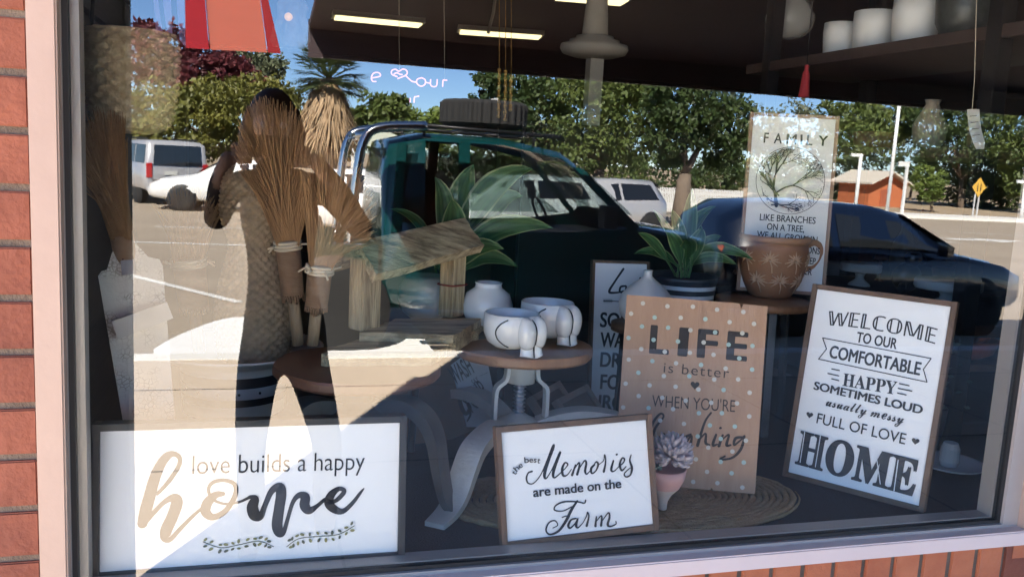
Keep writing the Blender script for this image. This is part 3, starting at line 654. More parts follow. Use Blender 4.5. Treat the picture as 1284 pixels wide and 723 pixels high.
# --- mugs
def mug(cx, cy, z, r, h, ang, label):
    t = thing('mug', (cx, cy, z), label, 'mug', 'white mugs on the crank stool'); b = MB()
    zb_ = .012
    out = [(r*.35, zb_), (r*.62, zb_+.004), (r*.86, zb_+.2*h), (r*.98, zb_+.45*h), (r, zb_+.7*h), (r*.975, zb_+h), (r*.945, zb_+h+.0015), (r*.915, zb_+h), (r*.93, zb_+.7*h), (r*.9, zb_+.45*h), (r*.6, zb_+.12*h), (1e-5, zb_+.1*h)]
    b.lathe(out, (cx, cy, z), 48); b.build('bowl', white_ceramic, t)
    fwd = Vector((math.cos(R(ang)), math.sin(R(ang)), 0)); sd = Vector((-fwd.y, fwd.x, 0)); c0 = Vector((cx, cy, z))
    for s_ in (-1, 1):                                   # two moulded legs on the front
        b = MB(); q = [(r*.86, zb_+h*.93, .010), (r*.99, zb_+h*.82, .017), (r*1.05, zb_+h*.6, .021), (r*1.03, zb_+h*.3, .019), (r*1.0, .03, .015), (r*1.02, .012, .0155), (r*1.04, .003, .0165)]
        q = catmull(q, 4); b.tube([c0+fwd*a+sd*s_*(.0165+.002*math.sin(i/4))+Vector((0, 0, zz)) for i, (a, zz, w) in enumerate(q)], [w for a, zz, w in q], 14); b.build('leg', white_ceramic, t)
    lm = mat('black_glaze', (.01, .01, .012), .2)
    b = MB(); b.tube([c0+fwd*(a+w*.62)+Vector((0, 0, zz)) for a, zz, w in q], .0016, 6); b.build('painted_line', lm, t)
    for s_ in (-1, 1):
        pts = []
        for (th, zz) in ((18, .98), (26, .85), (30, .6), (26, .4), (24, .3)):
            d = fwd*math.cos(R(th*s_))+sd*math.sin(R(th*s_)); pts.append(c0+d*r*1.004+Vector((0, 0, zb_+h*zz)))
        pts = []
        for (th, zz, rr_) in ((52, .93, .985), (66, .8, 1.0), (76, .6, .995), (74, .38, .955), (62, .22, .88), (50, .14, .8)):
            d = fwd*math.cos(R(th*s_))+sd*math.sin(R(th*s_)); pts.append(c0+d*(r*rr_+.0012)+Vector((0, 0, zb_+h*zz)))
        b = MB(); b.tube(catmull([tuple(p) for p in pts], 5), .0016, 6); b.build('painted_line', lm, t)
    return t
mug(.578, .425, 1.052, .0665, .082, -62, 'nearer white mug with moulded legs and black line, at the front of the stool')
mug(.705, .545, 1.052, .068, .088, -60, 'farther white mug with moulded legs, behind the other mug on the stool')

def vase(name, px, py, y, prof, m_, label, cat='vase', scale=1.0, n=36, fn=None):
    c_ = P(px, py, y); b = MB(); b.lathe([(r*scale, z*scale) for r, z in prof], c_, n, fn=fn); return b.build(name, m_, at=c_, label=label, cat=cat)
vz = P(610, 410, .66)
t = thing('plant_stand', (vz.x-.06, .72, ZF), 'dark low stand behind the stool carrying the two round vases', 'stand')
b = MB(); b.lathe([(1e-5, -.02), (.19, -.02), (.19, 0), (1e-5, 0)], (vz.x-.07, .76, vz.z-.001), 40, cap=False); b.build('top', mat('dark_stand_wood', (.05, .035, .025), .5, col2=(.07, .05, .035), scale=8), t)
for a in (45, 135, 225, 315):
    b = MB(); b.tube([(vz.x-.07+.15*math.cos(R(a)), .76+.15*math.sin(R(a)), vz.z-.021), (vz.x-.07+.17*math.cos(R(a)), .76+.17*math.sin(R(a)), ZF)], .01, 8); b.build('leg', black_metal, t)
vase('vase', 610, 410, .66, [(.03, 0), (.052, .012), (.064, .04), (.066, .062), (.056, .09), (.036, .104), (.0335, .112), (.036, .118), (.030, .118), (.027, .108), (.01, .1)], white_ceramic, 'white bulbous vase with short neck behind the two mugs')
vase('vase', 533, 400, .74, [(.035, 0), (.06, .02), (.072, .05), (.07, .085), (.055, .11), (.045, .118), (.04, .112), (.03, .1)], mat('grey_ceramic', (.30, .31, .31), .35, col2=(.36, .37, .37), scale=9), 'grey round pot seen between the posts of the plank house')

# --- big striped pot with brooms and woven basket
pc = Vector((-.04, .60, 0)); zr = 1.036
pot_white = mat('chalky_white_pot', (.66, .64, .60), .5, col2=(.74, .72, .68), scale=5, bump=.1, bscale=50)
t = thing('striped_pot', (pc.x, pc.y, ZF), 'white pot with black stripes and wide rim holding brooms left of the dark stool', 'pot')
prof = [(.05, ZF), (.075, ZF+.01), (.085, .80), (.10, .862), (.113, .887), (.1135, .8875), (.117, .918), (.1172, .9182), (.118, .935), (.1182, .9352), (.119, .960), (.1192, .9602), (.12, .984), (.1202, .9842), (.123, 1.0), (.145, 1.008), (.196, 1.032), (.203, 1.036), (.196, 1.038), (.18, 1.03), (.12, 1.008), (1e-5, 1.0)]
mi = [1, 1, 1, 1, 0, 0, 0, 1, 1, 0, 0, 1, 1]+[0]*8
b = MB(); b.lathe(prof, (pc.x, pc.y, 0), 64, mi=mi); b.build('body', [pot_white, mat('matt_black_stripe', (.015, .015, .017), .5)], t)
for i in range(16):
    a = 2*math.pi*i/16+.1; b = MB(); b.ball((pc.x+.1192*math.cos(a), pc.y+.1192*math.sin(a), .948), .0032, 0, 8, 5); b.build('stud', black_metal, t)
weave_m = mat('seagrass_weave', (.34, .25, .14), .85, col2=(.62, .50, .31), scale=30, contrast=.6, bump=.5, bscale=160)
rattan_m = mat('dark_rattan', (.20, .14, .08), .8, col2=(.46, .33, .20), scale=40, contrast=.6, bump=.4, bscale=160)
def woven(name, c, prof, m_, label, cat, n=56, rows=60, amp=.035):
    # basket weave: every strand bulges in turn, row by row
    q = catmull([(r, z) for r, z in prof], 6); L_ = sum(math.hypot(q[i+1][0]-q[i][0], q[i+1][1]-q[i][1]) for i in range(len(q)-1))
    nr = rows*4; pr_ = []; acc = 0; seg = 0; cum = [0]
    for i in range(len(q)-1): cum.append(cum[-1]+math.hypot(q[i+1][0]-q[i][0], q[i+1][1]-q[i][1]))
    for j in range(nr+1):
        d_ = L_*j/nr
        while seg < len(q)-2 and cum[seg+1] < d_: seg += 1
        f_ = (d_-cum[seg])/max(1e-9, cum[seg+1]-cum[seg]); pr_.append((q[seg][0]+(q[seg+1][0]-q[seg][0])*f_, q[seg][1]+(q[seg+1][1]-q[seg][1])*f_))
    b = MB(); b.lathe([(max(1e-5, r), z) for r, z in pr_], c, n*6, fn=lambda k, a: amp*(math.sin(a*n+(k//4 % 2)*math.pi)*.75+.25)*abs(math.sin(math.pi*(k % 4)/4))**.6)
    return b.build(name, m_, at=c, label=label, cat=cat)
wc = P(318, 440, .57)
woven('woven_basket', (wc.x, wc.y, wc.z-.02), [(.055, 0), (.076, .01), (.082, .05), (.086, .10), (.082, .15), (.068, .21), (.058, .25), (.056, .27), (.062, .29), (.072, .32), (.076, .36), (.070, .41), (.052, .44), (.036, .452)], rattan_m, 'tall hourglass shaped woven basket standing in the striped pot beside the brooms', 'basket', 21, 46, .055)
straw_m = mat('broom_straw', (.17, .08, .032), .7, col2=(.50, .29, .13), scale=9, stretch=(3, 3, .3), contrast=.7)
handle_m = mat('bound_grass', (.30, .20, .11), .8, col2=(.42, .30, .18), scale=60, stretch=(1, 1, .2), bump=.4, bscale=120)
bark_m = mat('bark_wrap', (.36, .21, .12), .8, col2=(.54, .36, .23), scale=9, stretch=(1, 1, 3), bump=.3, bscale=50)
tie_m = mat('pale_raffia', (.58, .48, .34), .8, col2=(.68, .58, .43), scale=30)
def broom(end, bind, tips, label, n=420, seed=1, hr=.014, br=.03, tie=True, wrap=None):
    end, bind = Vector(end), Vector(bind); rn = random.Random(seed); base = end
    t = thing('straw_broom', base, label, 'broom', 'straw brooms in the striped pot')
    d = (bind-end).normalized(); L_ = (bind-end).length
    b = MB(); b.tube([end, end+d*L_*.55], hr, 12); b.build('handle', handle_m, t)
    b = MB(); q = [end+d*L_*.47, end+d*L_*.5, end+d*L_*.7, bind]; b.tube(q, [br*.86, br*.9, br*.96, br], 20)
    for i in range(26):
        a = 6.283*i/26; u_ = d.orthogonal().normalized(); w_ = d.cross(u_); q0 = end+d*L_*.49+(u_*math.cos(a)+w_*math.sin(a))*br*.86; b.tube([q0, q0-d*rn.uniform(.008, .02)], .0022, 4); b.build('wrapping', bark_m, t)
    if tie:
        b = MB()
        for k_ in range(3): 
            c_ = bind-d*(.006+.007*k_); u_ = d.orthogonal().normalized(); w_ = d.cross(u_)
            b.tube([c_+(u_*math.cos(a)+w_*math.sin(a))*br*1.04 for a in [2*math.pi*i/20 for i in range(20)]], .0038, 6, closed=True)
        for k_ in range(6):
            a = rn.uniform(0, 6.28); u_ = d.orthogonal().normalized(); w_ = d.cross(u_); r_ = (u_*math.cos(a)+w_*math.sin(a)); b.tube([bind-d*.012+r_*br*1.05, bind-d*.02+r_*(br+.02)+Vector((0, 0, rn.uniform(-.01, .02)))], .0025, 5)
        b.build('raffia_tie', tie_m, t)
    b = MB(); tips = [Vector(p) for p in tips]; side = Vector((-(tips[-1]-tips[0]).z, 0, 0)); cam_dir = Vector((.15, 1, 0))
    for i in range(n):
        u_ = rn.random()*(len(tips)-1); k_ = min(int(u_), len(tips)-2); f_ = u_-k_
        tp = tips[k_].lerp(tips[k_+1], f_)
        L0 = rn.uniform(.72, 1.04); tp = bind+(tp-bind)*L0+Vector((rn.gauss(0, .006), rn.gauss(0, .022), rn.gauss(0, .005)))
        s0 = bind-d*.012+Vector((rn.uniform(-1, 1)*br*.85, rn.uniform(-1, 1)*br*.85, 0)); md = s0.lerp(tp, .45)+d*.02*rn.uniform(.3, 1.4)
        w_ = rn.uniform(.0008, .0017)
        pts = [s0, md, tp]
        dirn = (tp-s0).normalized(); sd = dirn.cross(cam_dir); sd = sd.normalized() if sd.length > 1e-6 else Vector((1, 0, 0)); ot = dirn.cross(sd)
        vs = []
        for p_, ww in zip(pts, (w_*1.2, w_*1.3, w_*.5)):
            for a in (0, 2.1, 4.2): vs.append(p_+(sd*math.cos(a)+ot*math.sin(a))*ww)
        b.add(vs, [(j*3+k2, j*3+(k2+1) % 3, (j+1)*3+(k2+1) % 3, (j+1)*3+k2) for j in range(2) for k2 in range(3)])
    b.build('bristles', straw_m, t, fixn=False); return t
yb_ = .50
broom(P(374, 432, yb_), P(360, 300, yb_-.01), [P(300, 205, yb_), P(304, 150, yb_), P(325, 128, yb_), P(362, 138, yb_), P(396, 168, yb_), P(412, 198, yb_)], 'tall straw broom with dark fan standing upright behind the shorter tilted broom', 3000, 1, br=.027, hr=.013)
broom(P(392, 432, yb_-.06), P(402, 330, yb_-.08), [P(378, 205, yb_-.08), P(408, 184, yb_-.08), P(438, 205, yb_-.08), P(462, 245, yb_-.08), P(462, 300, yb_-.1)], 'straw broom with fan tilted to the right beside the plank house roof', 3000, 2, br=.027, hr=.013)
broom(P(250, 440, .62), P(236, 322, .60), [P(196, 262, .62), P(218, 236, .62), P(250, 238, .62), P(284, 262, .62)], 'straw broom at the back left of the striped pot with a pale raffia tie', 420, 3, br=.036)
broom(P(176, 420, .42), P(152, 292, .36), [P(103, 215, .22), P(105, 170, .23), P(122, 142, .25), P(154, 150, .28)], 'straw broom leaning in the left corner of the window with dense brown fan', 1200, 4, br=.022, tie=False)
wt = P(165, 160, .33)
woven('woven_basket', P(166, 168, .36), [(.03, 0), (.065, .015), (.078, .06), (.083, .11), (.085, .16), (.078, .19), (.072, .192)], weave_m, 'coarse pale seagrass basket hanging high in the left corner above the broom', 'basket', 14, 18, .07)
hb = P(166, 168, .36)
b = MB(); b.tube([hb+Vector((-.07, 0, .19)), hb+Vector((-.05, .01, .5)), hb+Vector((-.03, .02, 1.2))], .004, 8); b.tube([hb+Vector((.06, 0, .19)), hb+Vector((.02, .01, .5)), hb+Vector((-.03, .02, 1.2))], .004, 8)
b.build('black_rope', black_metal, at=hb+Vector((0, 0, .19)), label='black hanging cord carrying the seagrass basket in the left corner', cat='cord')
b = MB(); g1 = [P(121, 0, .06), P(153, 0, .18), P(157, 70, .18), P(118, 62, .06)]
# --- crackled white board with clip
crk = mat('crackled_white_paint', (.36, .32, .27), .7, col2=(.68, .64, .57), scale=120, kind='voronoi', contrast=.10, pos=.05, bump=.2, bscale=60)
_t = crk.node_tree; _v = [n for n in _t.nodes if n.type == 'TEX_VORONOI'][0]; _r = [n for n in _t.nodes if n.type == 'VALTORGB'][0]
_n = _t.nodes.new('ShaderNodeTexNoise'); _n.inputs['Scale'].default_value = 22; _n.inputs['Detail'].default_value = 3
_m = _t.nodes.new('ShaderNodeMath'); _m.operation = 'MULTIPLY_ADD'; _m.inputs[1].default_value = .5; _m.inputs[2].default_value = -.2; _a = _t.nodes.new('ShaderNodeMath'); _a.operation = 'ADD'
_t.links.new(_v.inputs['Vector'].links[0].from_socket, _n.inputs['Vector']); _t.links.new(_n.outputs['Fac'], _m.inputs[0]); _t.links.new(_m.outputs[0], _a.inputs[0]); _t.links.new(_v.outputs['Distance'], _a.inputs[1]); _t.links.new(_a.outputs[0], _r.inputs[0])
white_old = mat('old_white_paint', (.55, .52, .47), .6, col2=(.63, .60, .55), scale=6)
sg = Sign('crackled_board', -.258, .30, ZF+.16, 8, 9, .12, .35, 'crackled white paddle board with a metal clip and small ledge in the left corner', cat='board')
b = MB(); q = [sg.uv(*p) for p in ((157, 545), (123, 346), (127, 340), (134, 338), (140, 318), (146, 306), (139, 262), (141, 256), (158, 254), (160, 262), (166, 300), (186, 322), (200, 325), (204, 333), (221, 545))]
b.prism([sg.pt(x, y, 0) for x, y in q], sg.n*-.016); b.build('panel', crk, sg.root)
b = MB(); q = [sg.uv(*p) for p in ((140, 402), (208, 378), (216, 398), (148, 424))]; b.prism([sg.pt(x, y, .001) for x, y in q], sg.n*.035); b.build('ledge', white_old, sg.root)
b = MB(); q = [sg.uv(*p) for p in ((151, 327), (169, 325), (171, 343), (153, 345))]; b.prism([sg.pt(x, y, .001) for x, y in q], sg.n*.008); b.build('clip', mat('grey_clip', (.2, .19, .18), .4, metal=.6), sg.root)
b = MB(); b.tube([sg.pt(*sg.uv(*p), .006) for p in ((154, 326), (157, 312), (152, 300), (146, 290))], .0016, 6); b.build('cord', black_metal, sg.root)
b = MB(); sb = sg.B; b.box((sb.x+.07, sb.y+.02, (ZF+sb.z-.004)/2), (.16, .10, sb.z-.006-ZF), bev=.004); b.build('wooden_crate', mat('dark_crate', (.06, .05, .045), .8, col2=(.09, .075, .065), scale=9), at=(sb.x+.07, sb.y+.02, ZF), label='dark wooden box under the crackled white board, behind the wide sign', cat='crate')

# --- coir mats
coir = mat('coir_rope', (.24, .155, .075), .95, col2=(.40, .28, .15), scale=60, detail=6, contrast=.6, bump=.6, bscale=200)
def mat_oval(cx, cy, z, a, b_, ang, label, turns=13):
    ca, sa = math.cos(R(ang)), math.sin(R(ang)); b = MB(); pts = []; N = turns*44
    w = min(a, b_)/turns
    for i in range(int(.6*44), N):
        th = 2*math.pi*i/44; f_ = i/N; pts.append(Vector((cx, cy, z+w*.45))+Vector(((a*f_*math.cos(th))*ca-(b_*f_*math.sin(th))*sa, (a*f_*math.cos(th))*sa+(b_*f_*math.sin(th))*ca, .0012*math.sin(th*9.3))))
    rn = random.Random(5); b.tube(pts, [w*.5*max(a, b_)/min(a, b_)*.86*(1.10 if i % 2 else .86)*rn.uniform(.94, 1.05)*min(1, (len(pts)-i)/16+.1) for i, _ in enumerate(pts)], 6)
    return b.build('coir_mat', coir, at=(cx, cy, z), label=label, cat='mat', group='braided coir mats')
mat_oval(.955, .225, ZF, .30, .168, 6, 'braided oval coir mat under the polka dotted board and the little cone pot', 17)
mat_oval(.56, .275, ZF, .16, .14, 10, 'braided coir mat half hidden behind the small farm sign', 10)

# --- succulents in the pink cone pot
cp = Vector((.868, .165, ZF+.012))
t = thing('cone_pot', cp, 'small pink and white cone shaped pot of succulents between the two signs', 'potted plant')
b = MB(); b.lathe([(.010, 0), (.011, .018), (.018, .034), (.034, .052), (.044, .074), (.0465, .096), (.043, .096), (.038, .082), (1e-5, .08)], cp, 36, mi=[0, 0, 0, 1, 1, 1, 1, 1])
b.build('pot', [mat('raw_white_clay', (.52, .44, .40), .7, col2=(.6, .52, .47), scale=8), mat('pink_glaze', (.55, .30, .28), .45, col2=(.62, .38, .35), scale=10)], t)
b = MB(); rn = random.Random(4); cc_ = cp+Vector((.008, -.004, .118))
for i in range(210):
    zz = rn.uniform(-.3, 1); a = rn.uniform(0, 6.283); s_ = math.sqrt(1-zz*zz); d = Vector((s_*math.cos(a), s_*math.sin(a), zz)); r_ = rn.uniform(.036, .048)
    st_ = cc_+d*.012; b.tube([st_, cc_+d*r_*.7+Vector((0, 0, .003)), cc_+d*r_*1.0+Vector((0, 0, .005)), cc_+d*(r_*1.12)+Vector((0, 0, .008))], [.002, .0046, .0046, .0014], 6)
b.build('finger_succulent', mat('grey_pink_succulent', (.34, .28, .29), .6, col2=(.58, .49, .50), scale=60, contrast=.5), t)
b = MB()
for (ox, oy, oz, rr_) in ((-.024, -.006, .098, .018), (-.026, .0, .13, .016), (-.016, -.016, .112, .014)):
    c_ = cp+Vector((ox, oy, oz))
    for i in range(26):
        a = i*2.4; rad = rr_*(.25+.75*(i/26)); d = Vector((math.cos(a), math.sin(a), 1.3-1.5*i/26)).normalized(); e_ = c_+d*rad
        b.tube([c_, c_.lerp(e_, .6), e_], [.0015, .0042, .0008], 5)
b.build('rosette_succulent', mat('grey_green_succulent', (.13, .17, .13), .6, col2=(.25, .30, .24), scale=60), t)
b = MB()
for i in range(16):
    a = rn.uniform(0, 6.28); b.tube(catmull([tuple(cp+Vector((-.012, 0, .1))), tuple(cp+Vector((-.012+.014*math.cos(a), .014*math.sin(a), .145))), tuple(cp+Vector((-.012+.026*math.cos(a), .026*math.sin(a), .16+rn.uniform(-.02, .02))))], 4), .0011, 4)
b.build('wispy_stems', mat('pale_stem', (.35, .36, .30), .7), t)

# --- leafy plants
hosta = leafmat('hosta_leaf', (.022, .07, .025), (.06, .15, .045), 9)
hosta_edge = leafmat('hosta_leaf_edge', (.22, .30, .12), (.34, .40, .2), 12)
def leaf(b, p0, p1, w, droop, nrm=None, rows=12, rn=random, edge=True):
    p0, p1 = Vector(p0), Vector(p1); d = p1-p0; L_ = d.length
    sd = d.cross(nrm or Vector((.2, 1, .3))).normalized(); up = sd.cross(d).normalized(); vs = []; cols = (-1, -.86, -.68, -.5, -.26, 0, .26, .5, .68, .86, 1)
    mid_ = p0.lerp(p1, .38)+Vector((random.Random(int(p1.x*9e4)).uniform(-.16, .16)*L_, 0, (droop+.14)*L_*1.35))
    for i in range(rows+1):
        f_ = i/rows; ws = w*max(0, math.sin(math.pi*max(0, (f_-.22)/.78)**.85))**.85 if f_ > .24 else .003
        ws = max(ws, .003) if f_ < .9 else ws
        c_ = p0*(1-f_)**2+mid_*2*f_*(1-f_)+p1*f_*f_
        tg = ((mid_-p0)*(1-f_)+(p1-mid_)*f_).normalized(); sd = tg.cross(nrm or Vector((.25, 1, .5))).normalized(); up = sd.cross(tg).normalized()
        for q in cols: vs.append(c_+sd*(ws*q)+up*(abs(q)*ws*.32+.07*ws*math.sin(f_*18+q*3)))
    for i in range(rows):
        for j in range(10): b.f.append([len(b.v)+i*11+j, len(b.v)+i*11+j+1, len(b.v)+(i+1)*11+j+1, len(b.v)+(i+1)*11+j]); b.m.append(1 if edge and j in (0, 9) else (2 if j in (1, 3, 6, 8) else 0)); b.sm.append(True)
    b.v += vs
def plant(label, base, leaves, y0, rn, pot=None):
    t = thing('hosta_plant', base, label, 'plant', 'hosta plants in the window'); b = MB(); wk = .8
    for (px, py, dy, w, dr) in leaves: leaf(b, base+Vector((rn.uniform(-.02, .02), rn.uniform(-.02, .02), 0)), P(px, py, y0+dy), w*wk, dr, rn=rn)
    b.build('foliage', [hosta, hosta_edge, leafmat('hosta_leaf_rib', (.03, .10, .03), (.10, .22, .07), 14)], t, fixn=False); return t
rn = random.Random(21)
bp1 = P(556, 366, .78)
t1 = plant('broad leaved green hosta with pale leaf margins behind the plank house roof', bp1, [(488, 262, -.05, .018, .22), (594, 206, .03, .048, .12), (668, 212, .0, .052, .20), (694, 286, -.08, .046, .20), (655, 246, .06, .050, .22), (545, 222, .02, .034, .16), (632, 312, -.1, .036, .26), (500, 308, -.09, .026, .2), (566, 250, -.06, .044, .1), (650, 335, -.02, .034, .3)], .78, rn)
hp = P(853, 378, .72)
t2 = thing('plant_stand', (hp.x, hp.y+.02, ZF), 'black round plant stand behind the polka dotted board carrying the banded pot', 'stand')
b = MB(); b.lathe([(1e-5, -.02), (.115, -.02), (.115, 0), (1e-5, 0)], (hp.x, hp.y, hp.z-.012), 32, cap=False); b.build('top', black_metal, t2)
for a in (30, 150, 270):
    b = MB(); b.tube([(hp.x+.08*math.cos(R(a)), hp.y+.08*math.sin(R(a)), hp.z-.033), (hp.x+.1*math.cos(R(a)), hp.y+.1*math.sin(R(a)), ZF)], .008, 8); b.build('leg', black_metal, t2)
t = thing('banded_pot', (hp.x, hp.y, hp.z-.012), 'black pot with white bands holding a leafy plant on the plant stand', 'pot')
pr_ = [(.085, 0), (.092, .030), (.092, .0302), (.0935, .041), (.0935, .0412), (.095, .055), (.095, .0552), (.0965, .066), (.0965, .0662), (.10, .078), (.104, .088), (.096, .088), (.09, .07), (1e-5, .068)]
b = MB(); b.lathe(pr_, (hp.x, hp.y, hp.z-.012), 48, mi=[0, 0, 1, 1, 0, 0, 1, 1, 0, 0, 0, 0, 0]); b.build('body', [mat('charcoal_glaze', (.03, .032, .038), .45), white_ceramic], t)
plant('leafy hosta with upright pale edged leaves growing in the black banded pot', hp+Vector((0, 0, .07)), [(868, 236, .02, .028, .04), (898, 258, .05, .034, .06), (842, 262, .0, .024, .04), (818, 262, .06, .014, .05), (800, 292, -.02, .018, .1), (945, 326, -.08, .026, .22), (925, 332, -.04, .024, .2), (905, 296, .0, .028, .12), (835, 288, -.05, .024, .08), (880, 286, -.07, .030, .1), (872, 268, .08, .03, .05), (795, 318, .02, .02, .16), (860, 300, -.09, .03, .1)], .72, rn)

# --- carved brown pot on round side table
bt = Vector((1.45, .755, 1.13))
t = thing('side_table', (bt.x, bt.y, ZF), 'round brown topped side table with bright steel leg under the carved pot', 'table')
b = MB(); b.lathe([(1e-5, -.022), (.135, -.022), (.139, -.016), (.139, -.004), (.136, 0), (1e-5, 0)], bt, 56, cap=False); b.build('tabletop', stool_wood, t)
steel = mat('bright_steel', (.65, .65, .65), .22, metal=.9)
for a in (255, 15, 135):
    d = Vector((math.cos(R(a)), math.sin(R(a)), 0)); b = MB(); b.strap([bt+d*.098+Vector((0, 0, -.0225)), bt+d*.125+Vector((0, 0, ZF-bt.z))], .022, .012, Vector((-d.y, d.x, 0))); b.build('leg', steel, t)
b = MB(); b.lathe([(.092, -.034), (.092, -.0225), (.084, -.0225), (.084, -.034)], bt, 40); b.build('apron_ring', steel, t)
kp = PZ(965, 372, bt.z); kp = Vector((kp.x+.012, kp.y+.02, bt.z))
t = thing('carved_pot', kp, 'brown terracotta pot with carved palm motifs and a side handle', 'pot')
clay = mat('brown_clay', (.36, .155, .07), .6, col2=(.48, .24, .12), scale=10, bump=.15, bscale=60)
kprof = [(.052, 0), (.062, .004), (.082, .04), (.096, .085), (.102, .125), (.099, .155), (.094, .165), (.103, .168), (.107, .176), (.104, .184), (.094, .184), (.09, .17), (.09, .12), (1e-5, .02)]
b = MB(); b.lathe(catmull(kprof, 3), kp, 56); b.build('body', clay, t)
b = MB(); b.tube(catmull([tuple(kp+Vector(q)) for q in ((.096, -.02, .158), (.122, -.026, .168), (.142, -.03, .15), (.138, -.03, .115), (.118, -.025, .092), (.094, -.02, .085))], 5), .0105, 10); b.build('handle', clay, t)
b = MB(); rk = random.Random(9)
def krad(z):
    for i in range(len(kprof)-1):
        (r0_, z0_), (r1_, z1_) = kprof[i], kprof[i+1]
        if z0_ <= z <= z1_ and z1_ > z0_: return r0_+(r1_-r0_)*(z-z0_)/(z1_-z0_)
    return .1
def kpt(a, z): r_ = krad(z)+.0012; return kp+Vector((r_*math.cos(a), r_*math.sin(a), z))
for a0, z0 in [(R(x), z) for x in (-172, -128, -84, -40, 4) for z in (.118,)]+[(R(x), .055) for x in (-150, -106, -62, -18)]:
    for k_ in range(11):
        th = R(-25+k_*23); l_ = .034*(1 if k_ % 2 else .8)
        pts = [kpt(a0+f_*l_*math.cos(th)/krad(z0), min(.15, max(.008, z0+f_*l_*math.sin(th)-.006*f_*f_))) for f_ in (.12, .5, 1)]
        b.tube(pts, [.0022, .0028, .001], 5)
    b.tube([kpt(a0, z0), kpt(a0+.08, max(.01, z0-.02)), kpt(a0+.1, max(.01, z0-.038))], .002, 5)
b.build('carved_motif', mat('scratched_clay', (.66, .42, .26), .8), t)
bz = P(808, 405, .60)
t = thing('plant_stand', (bz.x, .60, ZF), 'black metal stand with small dark round top beside the laundry sign', 'stand')
b = MB(); b.lathe([(1e-5, -.02), (.088, -.02), (.088, 0), (1e-5, 0)], (bz.x, .60, bz.z-.001), 32, cap=False); b.build('top', wood_dark, t)
for a in (200, 330, 90):
    b = MB(); b.strap([(bz.x+.07*math.cos(R(a)), .6+.07*math.sin(R(a)), bz.z-.022), (bz.x+.08*math.cos(R(a)), .6+.08*math.sin(R(a)), ZF)], .016, .016, (1, 0, 0)); b.build('leg', black_metal, t)
vase('bottle_vase', 808, 405, .60, [(.045, 0), (.066, .02), (.072, .05), (.066, .075), (.045, .1), (.02, .118), (.0115, .126), (.0105, .138), (.013, .142), (.008, .142), (.006, .12)], mat('matt_white_ceramic', (.62, .62, .61), .35), 'matt white squat bottle vase half hidden behind the polka dotted board')
# frames stacked behind the crank stool
for i, (x, y, a, h) in enumerate(((.80, .70, 28, .10), (.86, .66, 24, .085))):
    sg = Sign('empty_frame', x, y, ZF+.002, a, 40, .15, .13, ('pale timber picture frame lying back behind the crank stool', 'pale timber picture frame propped in front of the other loose frame')[i], cat='frame', roll=12)
    sg.make(mat('frame_backing', (.2, .17, .14), .8), mat('pale_frame_wood', (.36, .32, .26), .7, col2=(.44, .39, .32), scale=20), .018, .016, .004)

# --- right side: black steel shelving along the side of the bay
SHX0, SHX1, SHY0, SHY1 = 1.94, 2.40, .50, 1.62
t = thing('steel_shelving', (2.17, 1.06, ZF), 'tall black shelving unit with dark boards at the right end of the window', 'shelving')
for x, y in ((SHX0, SHY0), (SHX1, SHY0), (SHX0, SHY1), (SHX1, SHY1)):
    b = MB(); b.box((x, y, (ZF+2.5)/2), (.05, .05, 2.5-ZF), bev=.002); b.build('upright', black_metal, t)
shelf_m = mat('dark_brown_board', (.045, .03, .026), .5, col2=(.07, .045, .038), scale=6, stretch=(1, 5, 1))
for zz in (.80, 1.095, 1.93):
    b = MB(); b.box(((SHX0+SHX1)/2, (SHY0+SHY1)/2, zz-.02), (SHX1-SHX0+.04, SHY1-SHY0-.054 if zz < 1.9 else SHY1-SHY0+.3, .036), bev=.002); b.build('shelf_board', shelf_m, t)
pot_w = mat('white_planter', (.84, .84, .84), .45, col2=(.88, .88, .88), scale=6)
for i, (px, py, r_, h_) in enumerate(((1052, 66, .062, .125), (1094, 58, .072, .14), (1146, 47, .074, .15))):
    c_ = PX(px, py, 2.06); c_.z = 1.929; b = MB(); b.lathe([(r_*.8, 0), (r_*.9, .006), (r_*1.0, h_*.7), (r_*.98, h_), (r_*.9, h_), (r_*.86, h_*.5), (1e-5, h_*.4)], c_, 36, fn=lambda k, a: .01*math.sin(a*6))
    b.build('planter', pot_w, at=c_, label=('smallest white planter at the far end of the high shelf', 'middle white planter on the high shelf at the top right', 'largest white planter nearest the glass on the high shelf')[i], cat='planter', group='white planters on the high shelf')
c_ = PX(1210, 34, 2.06); c_.z = 1.929
b = MB(); b.lathe([(.06, 0), (.085, .05), (.09, .12), (.07, .17), (.06, .17), (1e-5, .1)], c_, 32); b.build('planter', mat('dark_green_glaze', (.03, .035, .033), .4, col2=(.08, .09, .085), scale=30), at=c_, label='dark speckled planter on the high shelf right of the white planters', cat='planter')
def cake_stand(px, py, y, z, r, h, label, m_):
    c_ = P(px, py, y); c_.z = z; t = thing('cake_stand', c_, label, 'stand', 'white pedestal stands on the side shelf')
    b = MB(); b.lathe([(1e-5, h-.03), (r*.97, h-.03), (r, h-.025), (r, h-.004), (r*.97, h), (1e-5, h)], c_, 44, cap=False); b.build('plate', m_, t)
    b = MB(); b.lathe([(r*.55, 0), (r*.5, .008), (r*.22, .025), (r*.2, h-.05), (r*.3, h-.0305)], c_, 28); b.build('stem', m_, t); return c_
cs = mat('chalk_white_wood', (.55, .54, .50), .6, col2=(.62, .61, .57), scale=9)
cake_stand(1076, 366, 1.3, 1.095, .075, .085, 'small white pedestal stand on the side shelf, left of the wide one', cs)
cake_stand(1186, 380, .86, 1.095, .105, .085, 'wide white pedestal stand on the side shelf beside the black upright', cs)
c_ = P(1135, 362, 1.15); c_.z = 1.095
